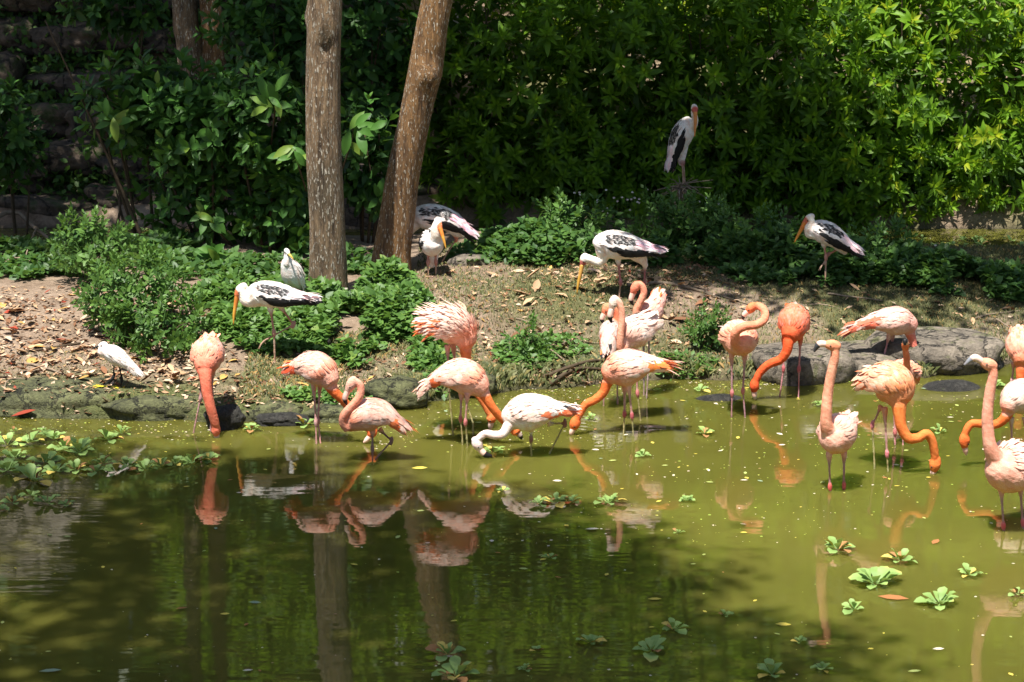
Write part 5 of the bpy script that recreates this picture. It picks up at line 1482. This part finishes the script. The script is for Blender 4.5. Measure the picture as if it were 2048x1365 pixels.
stick("olive branch half sunk in the leaf litter at far left", [(40, 708), (85, 702), (160, 690)], .016, M_STEM)
stick("longer buried branch in the litter above the mossy ledge", [(15, 726), (70, 735), (130, 752)], .014)
stick("slim stick on the grass below the one-legged stork", [(1655, 590), (1710, 598), (1765, 605)], .011)
stick("thin stick on the grass between the looping and deepest orange flamingos", [(1560, 618), (1640, 612), (1680, 622)], .008)
stick("bare driftwood branch leaning over the back channel at left edge", [(-30, 470, .1), (28, 452, .15), (72, 478, .1), (140, 522, .05)], .03, M_TWIG)
stick("short side twig of driftwood by the back channel", [(75, 480, .12), (60, 500, .05), (52, 520, .02)], .012)
stick("curved twig on the sunny bank at the right edge", [(1950, 640), (1985, 632), (2040, 625)], .01)
stick("slim twig poking out of the bank at the right edge", [(1990, 652, .05), (2020, 668, .04), (2046, 690, .0)], .008)
stick("crooked twig lying on the mossy ledge, left end", [(8, 800, .03), (18, 770, .03), (60, 765, .01)], .007)
stick("thin twig across dirt under the bending stork", [(1030, 640), (1080, 652), (1130, 648)], .006)
stick("pale broken twig at the foot of the ivy", [(888, 668), (915, 676), (948, 684)], .008)

# ------------------------------------------------------------------ fallen leaves
DRY = []
DRYC = {"tan": (.46, .32, .19), "brown": (.2, .105, .055), "red": (.3, .055, .03), "yellow": (.5, .33, .1), "pale": (.62, .48, .34)}
M_DRY = plumage_mat("dry_leaf", .75, 30, .3)
dry_t = [leaf_template(.42, -.25, .25, .5, 3), leaf_template(.5, .2, .2, .45, 3), leaf_template(.34, -.12, .32, .5, 3, .03)]
DRYM = {c: [mesh_np("fallen_leaf", v, f, M_DRY, np.tile(np.array(col) * (.85 + .15 * i), (len(v), 1))) for i, (v, f) in enumerate(dry_t)] for c, col in DRYC.items()}
g = np.random.default_rng(99)
def leaf_spot(reg):
    x0, y0, x1, y1 = reg
    return gpt(g.uniform(x0, x1), g.uniform(y0, y1))
REG = [((0, 590, 420, 770), "on the trodden soil of the left bank", .5, ["tan", "pale", "brown", "tan", "tan", "pale", "brown", "tan", "pale", "red", "brown", "yellow", "tan"], .12, 150),
       ((420, 700, 840, 800), "on the bank edge in front of the ivy", .5, ["tan", "pale", "brown", "yellow"], .1, 40),
       ((880, 540, 1420, 740), "on the shaded grass in the middle of the island", .5, ["tan", "brown", "pale", "tan", "brown"], .14, 80),
       ((1400, 540, 2048, 660), "on the dry grass of the right bank", .5, ["tan", "brown", "pale"], .11, 22)]
for reg, where, _, cols, size, n in REG:
    for k in range(n):
        c = cols[int(g.integers(len(cols)))]
        p = leaf_spot(reg)
        o = link("fallen_leaf", DRYM[c][int(g.integers(3))], None, (p[0], p[1], p[2] + .012), (g.uniform(-.35, .35), g.uniform(-.35, .25), g.uniform(0, 6.28)), size * g.uniform(.6, 1.35))
        tag(o, f"{c} dry fallen leaf {where}", "leaf", "fallen leaves on the ground")
def litter(name, regs, size):
    P, C = [], []
    for reg, n in regs:
        for k in range(n):
            p = leaf_spot(reg); p[2] += .008; P.append(p)
            C.append(np.array(list(DRYC.values())[int(g.choice(5, p=[.44, .28, .02, .02, .24]))]) * g.uniform(.6, 1.05))
    P = np.array(P); n = len(P)
    a = g.uniform(0, 6.28, n)
    X = np.stack([np.cos(a), np.sin(a), g.normal(0, .2, n)], 1); Z = np.stack([g.normal(0, .3, n), g.normal(0, .3, n), np.ones(n)], 1)
    V, F, Cc = scatter(*leaf_template(.45, -.2, .22, .5, 1), P, X, Z, size * g.uniform(.4, 1.3, n), None, np.array(C))
    tag(link(name, mesh_np(name, V, F, M_DRY, Cc)), kind="stuff")
litter("leaf_litter", [((-40, 575, 430, 790), 2300), ((420, 690, 860, 820), 700), ((870, 535, 1480, 750), 1300), ((1100, 530, 1420, 575), 500), ((1400, 560, 2100, 670), 350), ((1060, 740, 1260, 775), 130), ((0, 790, 500, 835), 130)], .06)

# ------------------------------------------------------------------ water lettuce and floating leaves
def lettuce_leaf(seed):
    g_ = np.random.default_rng(seed)
    V, F = leaf_template(.54, -.1, .16, .7, 5)
    x = V[:, 0]
    V[:, 2] += -.25 * smooth01(.6, 1.0, x) * .6 + .03 * np.sin(V[:, 1] * 22 + seed)
    V[-1, 0] = .97
    c = .35 + .5 * x - .25 * (np.abs(V[:, 1]) < .01) * 0 + g_.uniform(-.08, .08)
    return mesh_np("leaf", V, F, M_LETTUCE, np.stack([c, c, c], 1))
LET = [lettuce_leaf(k) for k in range(4)]
for kk, cc in ((4, (.6, .5, .12)), (5, (.35, .2, .08))):      # yellowing and browned leaves
    me_ = lettuce_leaf(kk); me_.materials.clear(); me_.materials.append(M_DRY)
    me_.color_attributes["Col"].data.foreach_set("color", np.tile(np.array((*cc, 1), np.float32), (len(me_.vertices), 1)).ravel()); LET.append(me_)
from mathutils import Matrix
def lettuce(px, py, dia_px, label, group=None, n=None, upright=.85, pos=None, name="water_lettuce", nmin=9):
    w = on_water(px, py) if pos is None else np.array(pos)
    R = dia_px / ppm(w[1]) * .5 * (.97 if px > 1250 else 1)
    root = thing(name, (w[0], w[1], .004), label, "water plant", group)
    n = n or int(g.integers(nmin, nmin + 5)); a0 = g.uniform(0, 6.28)
    for k in range(n):
        inner = k / n
        a = a0 + k * 2.39996
        el = (.06 + upright * inner * 1.1) * g.uniform(.4, 1.4)
        m = Matrix.Rotation(a, 4, 'Z') @ Matrix.Rotation(-el, 4, 'Y') @ Matrix.Rotation(g.uniform(-.3, .3), 4, 'X')
        o = link("leaf", LET[int(g.choice(6, p=[.22, .22, .2, .2, .1, .06]))], root, (math.cos(a) * R * .06, math.sin(a) * R * .06, .003 + .004 * inner), m.to_euler(), R * g.uniform(.65, 1.25) * (1.1 - .35 * inner))
LN = "water lettuces floating in front of the birds"
for q in [(610, 852, 56, "dark cabbage-like water lettuce beside the pale flamingo's legs"), (503, 862, 46, "spiky small water lettuce right of the black wet rock"),
          (1112, 1008, 62, "water lettuce, middle of the three-piece raft below the white flamingo"), (1078, 1010, 44, "water lettuce at the left end of the raft below the white flamingo"), (1142, 1006, 46, "water lettuce at the right end of the raft below the white flamingo"),
          (1218, 1008, 66, "single bushy water lettuce right of the three-piece raft"), (1373, 1004, 38, "two-lobed pale water lettuce standing alone in sunlit olive water"), (985, 908, 52, "floating plant held at the white flamingo's bill"),
          (1408, 870, 44, "star-shaped water lettuce midway between the cluster and the looping flamingo"), (1286, 914, 36, "small water lettuce below the front cluster flamingo's feet"), (1400, 784, 36, "two-leaved water plant near the bank left of the looping flamingo"),
          (1182, 840, 30, "little water lettuce by the left-swept neck's bend"), (1675, 1102, 76, "water lettuce below the upright flamingo with dark bill"), (1800, 1124, 80, "upper water lettuce of the large pair at lower right"),
          (1750, 1170, 104, "largest water lettuce, left one of the lower-right group"), (1878, 1210, 100, "spreading pale water lettuce beside a rusty sunken leaf"), (1938, 1152, 60, "flat grey-green water lettuce near the right edge"),
          (1708, 1222, 60, "ragged water lettuce below the largest one"), (1645, 1342, 56, "water lettuce at the bottom, right of the shaded one"), (1598, 1287, 34, "small water lettuce above the bottom pair"),
          (1545, 1352, 76, "dark green water lettuce at the bottom edge, right half"), (1450, 1234, 38, "small bluish water lettuce in the shade boundary"), (1347, 1262, 60, "flattened water lettuce above the big-leafed one in shade"),
          (1302, 1305, 96, "large round-leaved water lettuce in shade at lower middle"), (1180, 1288, 60, "dark water lettuce left of the round-leaved one"), (1072, 1304, 30, "tiny leaf pair floating in deep shade"),
          (1050, 1342, 36, "little upright water lettuce near the bottom edge in shade"), (895, 1312, 74, "upper water lettuce of the dark bottom pair"), (912, 1356, 104, "big dark water lettuce cut by the bottom edge"),
          (2036, 1192, 44, "water lettuce at the right edge beside a floating leaf"), (1640, 752, 34, "bright water lettuce at the flat rock's foot"), (1590, 764, 40, "water lettuce between the deepest orange flamingo's legs"),
          (1640, 812, 36, "small lettuce left of the upright neck"), (1880, 866, 40, "lettuce with a yellow leaf by the dipping flamingo's neck"), (1990, 775, 50, "upright leafy water plant beside the submerged dark rock"),
          (1100, 1118, 30, "faint small lettuce in the middle shade"), (1355, 1068, 28, "dark single lettuce on the open water"), (1005, 985, 26, "tiny lettuce behind the raft")]:
    lettuce(q[0], q[1], q[2], q[3], LN)
for k_, (x, y, d) in enumerate(sorted(((15, 892, 70), (60, 888, 68), (108, 880, 58), (215, 882, 58), (243, 870, 48), (30, 866, 30), (-20, 880, 60), (85, 865, 34), (128, 900, 56)))):
    lettuce(x, y, d, f"{ORD[k_]} from the left of the sunlit water lettuces in the left floating mat", "floating mat of water lettuce at left", upright=.95, nmin=9)
for k_, (x, y, d) in enumerate(sorted(((158, 908, 84), (30, 918, 64), (90, 928, 76), (15, 944, 66), (112, 945, 60), (152, 943, 60), (192, 945, 58), (232, 947, 58), (290, 941, 66), (322, 934, 48), (385, 928, 56), (418, 921, 46), (68, 964, 86), (205, 928, 44), (352, 930, 38), (255, 935, 50), (60, 940, 50)))):
    lettuce(x, y, d, f"{ORD[k_]} from the left of the shaded lower row in the left lettuce mat", "floating mat of water lettuce at left", upright=.9, nmin=9)
for k_, (x, y, d) in enumerate(sorted(((25, 1008, 50), (95, 1008, 68), (132, 1012, 40), (62, 994, 44), (5, 1022, 34)))):
    lettuce(x, y, d, f"{ORD[k_]} from the left of the straggling lowest lettuces at the left edge", "floating mat of water lettuce at left")
for k in range(34):
    px, py = g.uniform(1840, 2120), g.uniform(478, 508)
    if k > 24: px, py = g.uniform(1990, 2100), g.uniform(505, 545)
    lettuce(px, py, g.uniform(26, 44), "water lettuce on the back channel at the right edge", "water lettuces on the back channel", nmin=6)
for k in range(30):
    px, py = g.uniform(60, 330), g.uniform(440, 476)
    lettuce(px, py, g.uniform(18, 34), "small water lettuce on the back channel below the rock terraces", "water lettuces on the back channel", nmin=5)

# small leaves on the water
FLV, FLF = leaf_template(.5, 0.0, .03, .5, 2)
FLM = {c: mesh_np("floating_leaf", FLV, FLF, M_DRY, np.tile(np.array(col), (len(FLV), 1))) for c, col in
       {"yellow": (.62, .55, .1), "pale green": (.4, .5, .16), "whitish": (.7, .68, .55), "brown": (.35, .16, .06), "bluish green": (.25, .36, .24)}.items()}
def float_leaf(px, py, c, L, label, rz=None):
    w = on_water(px, py)
    o = link("floating_leaf", FLM[c], None, (w[0], w[1], .006), (g.uniform(-.08, .08), g.uniform(-.08, .08), g.uniform(0, 6.28) if rz is None else rz), L)
    tag(o, label, "leaf", "leaves floating on the pond")
for q in [(823, 938, "yellow", .12, "pale yellow leaf floating below the ruffled flamingo", 0), (1170, 1060, "whitish", .1, "narrow whitish feather-like leaf in the middle water", 0), (1105, 963, "whitish", .07, "white sliver floating right of the white flamingo", 0),
          (1480, 962, "whitish", .06, "cream leaf bit under the deepest orange flamingo's reflection", 0), (1865, 1090, "brown", .1, "rusty sunken oval leaf at lower right", 1), (1818, 1200, "brown", .2, "long rust-red leaf touching the pale lettuce", 2.8),
          (350, 1220, "brown", .08, "brown leaf in the shaded water at lower left", .3), (497, 1206, "bluish green", .08, "blue-green leaf in shaded water at lower left", 0), (440, 1230, "yellow", .06, "yellow leaf in shaded water at lower left", 0),
          (1295, 1200, "yellow", .09, "curled yellow leaf right of the deep shade", 0), (1550, 1250, "yellow", .1, "yellow curled leaf above the small bottom lettuce", 0), (78, 1345, "bluish green", .13, "ghostly grey-green leaf at the bottom left corner", .2),
          (1865, 1300, "whitish", .07, "white oval leaf at lower right", 0), (1815, 1345, "pale green", .08, "pale leaf at the bottom right", 0), (20, 832, "brown", .01, "tiny brown leaf at the far left waterline", 0)]:
    float_leaf(*q)
o = link("red_leaf", DRYM["red"][0], None, (*(on_water(22, 838)[:2]), .02), (0.1, 0, .1), .2)
tag(o, "large dark red leaf at the waterline under the left ledge", "leaf")
names = list(FLM)
for k in range(170):
    px = g.uniform(0, 2048); py = 800 + 565 * g.uniform(0, 1) ** 1.8
    if k < 60: px = g.uniform(900, 2048); py = g.uniform(770, 960)
    w = on_water(px, py)
    if w[1] > float(shore_y(w[0])) - .08: continue
    c = names[int(g.choice(5, p=[.34, .3, .2, .1, .06]))]
    float_leaf(px, py, c, g.uniform(.025, .065), f"small {c} leaf adrift on the pond")
# specks of duckweed and down
P, C = [], []
for (x0, y0, x1, y1, n) in ((0, 835, 700, 900, 500), (700, 780, 1100, 900, 700), (1000, 760, 2048, 900, 1500), (1000, 880, 2048, 1100, 900), (0, 900, 2048, 1365, 700), (0, 835, 450, 870, 300), (1040, 765, 1560, 800, 900), (1850, 475, 2048, 540, 300), (0, 440, 360, 480, 500)):
    for k in range(int(n * .62)):
        w = on_water(g.uniform(x0, x1), g.uniform(y0, y1))
        if w[1] > float(shore_y(w[0])) and w[1] < 24: continue
        if float(fbm(w[0], w[1], 1.3, 91, 4)) < g.uniform(-.35, .35) and shore_y(w[0]) - w[1] > .35: continue
        P.append((w[0], w[1], .005)); C.append([(.45, .5, .12), (.3, .42, .08), (.65, .62, .5), (.3, .2, .1), (.5, .45, .1)][int(g.choice(5, p=[.3, .25, .25, .08, .12]))])
P = np.array(P); n = len(P); a = g.uniform(0, 6.28, n)
V, F, Cc = scatter(*leaf_template(.8, 0, .05, .5, 1), P, np.stack([np.cos(a), np.sin(a), 0 * a], 1), np.tile((0, 0, 1.), (n, 1)), .008 + .02 * g.uniform(0, 1, n) ** 3, None, np.array(C))
tag(link("duckweed_specks", mesh_np("duckweed_specks", V, F, M_DRY, Cc)), kind="stuff")

# trees far behind, closing the view above and mirrored in the pond
for k, (x, y, h, r, lab) in enumerate(((-7.5, 36, 11.5, 2.4, "tall forest tree beyond the terraces, off the left edge"), (-3.4, 36.5, 12, 2.4, "tall forest tree beyond the terraces, second from the left"), (.4, 36, 12, 2.4, "tall forest tree behind the gap between the trunks"),
                                    (4.2, 36.5, 12, 2.4, "tall forest tree behind the right half of the hedge"), (8.0, 36, 11.5, 2.4, "tall forest tree beyond the right edge"),
                                    (-10.2, 38.5, 13, 2.8, "second-row forest tree beyond the left edge"), (-5.4, 39, 13, 2.4, "second-row forest tree far left"), (-1.5, 39, 13, 2.4, "second-row forest tree left of the middle"), (2.3, 39, 13, 2.4, "second-row forest tree right of the middle"), (6.2, 39, 13, 2.4, "second-row forest tree far right"))):
    z0 = float(ground_z(x, y))
    root = thing("forest_tree", (x, y, z0), lab, "tree", "forest trees closing the background")
    base = np.array((x, y, z0))
    P, D = shell_points((x, y, z0 + (h - z0) * .55), (r, 1.8, (h - z0) * .62), 3600, 900 + k, .3, -.98, .5)
    foliage_cloud(LEAF_C, P, D, .5, M_CROWN, name="crown", parent=root, base=base)
    tv, tf = tube([base - (0, 0, .2), base + (0, 0, (h - z0) * .5), base + (.2, 0, (h - z0) * .9)], [.18, .13, .05], 8, 8)
    link("trunk", Build().add(tv - base, tf).mesh("trunk", M_BARK), root)
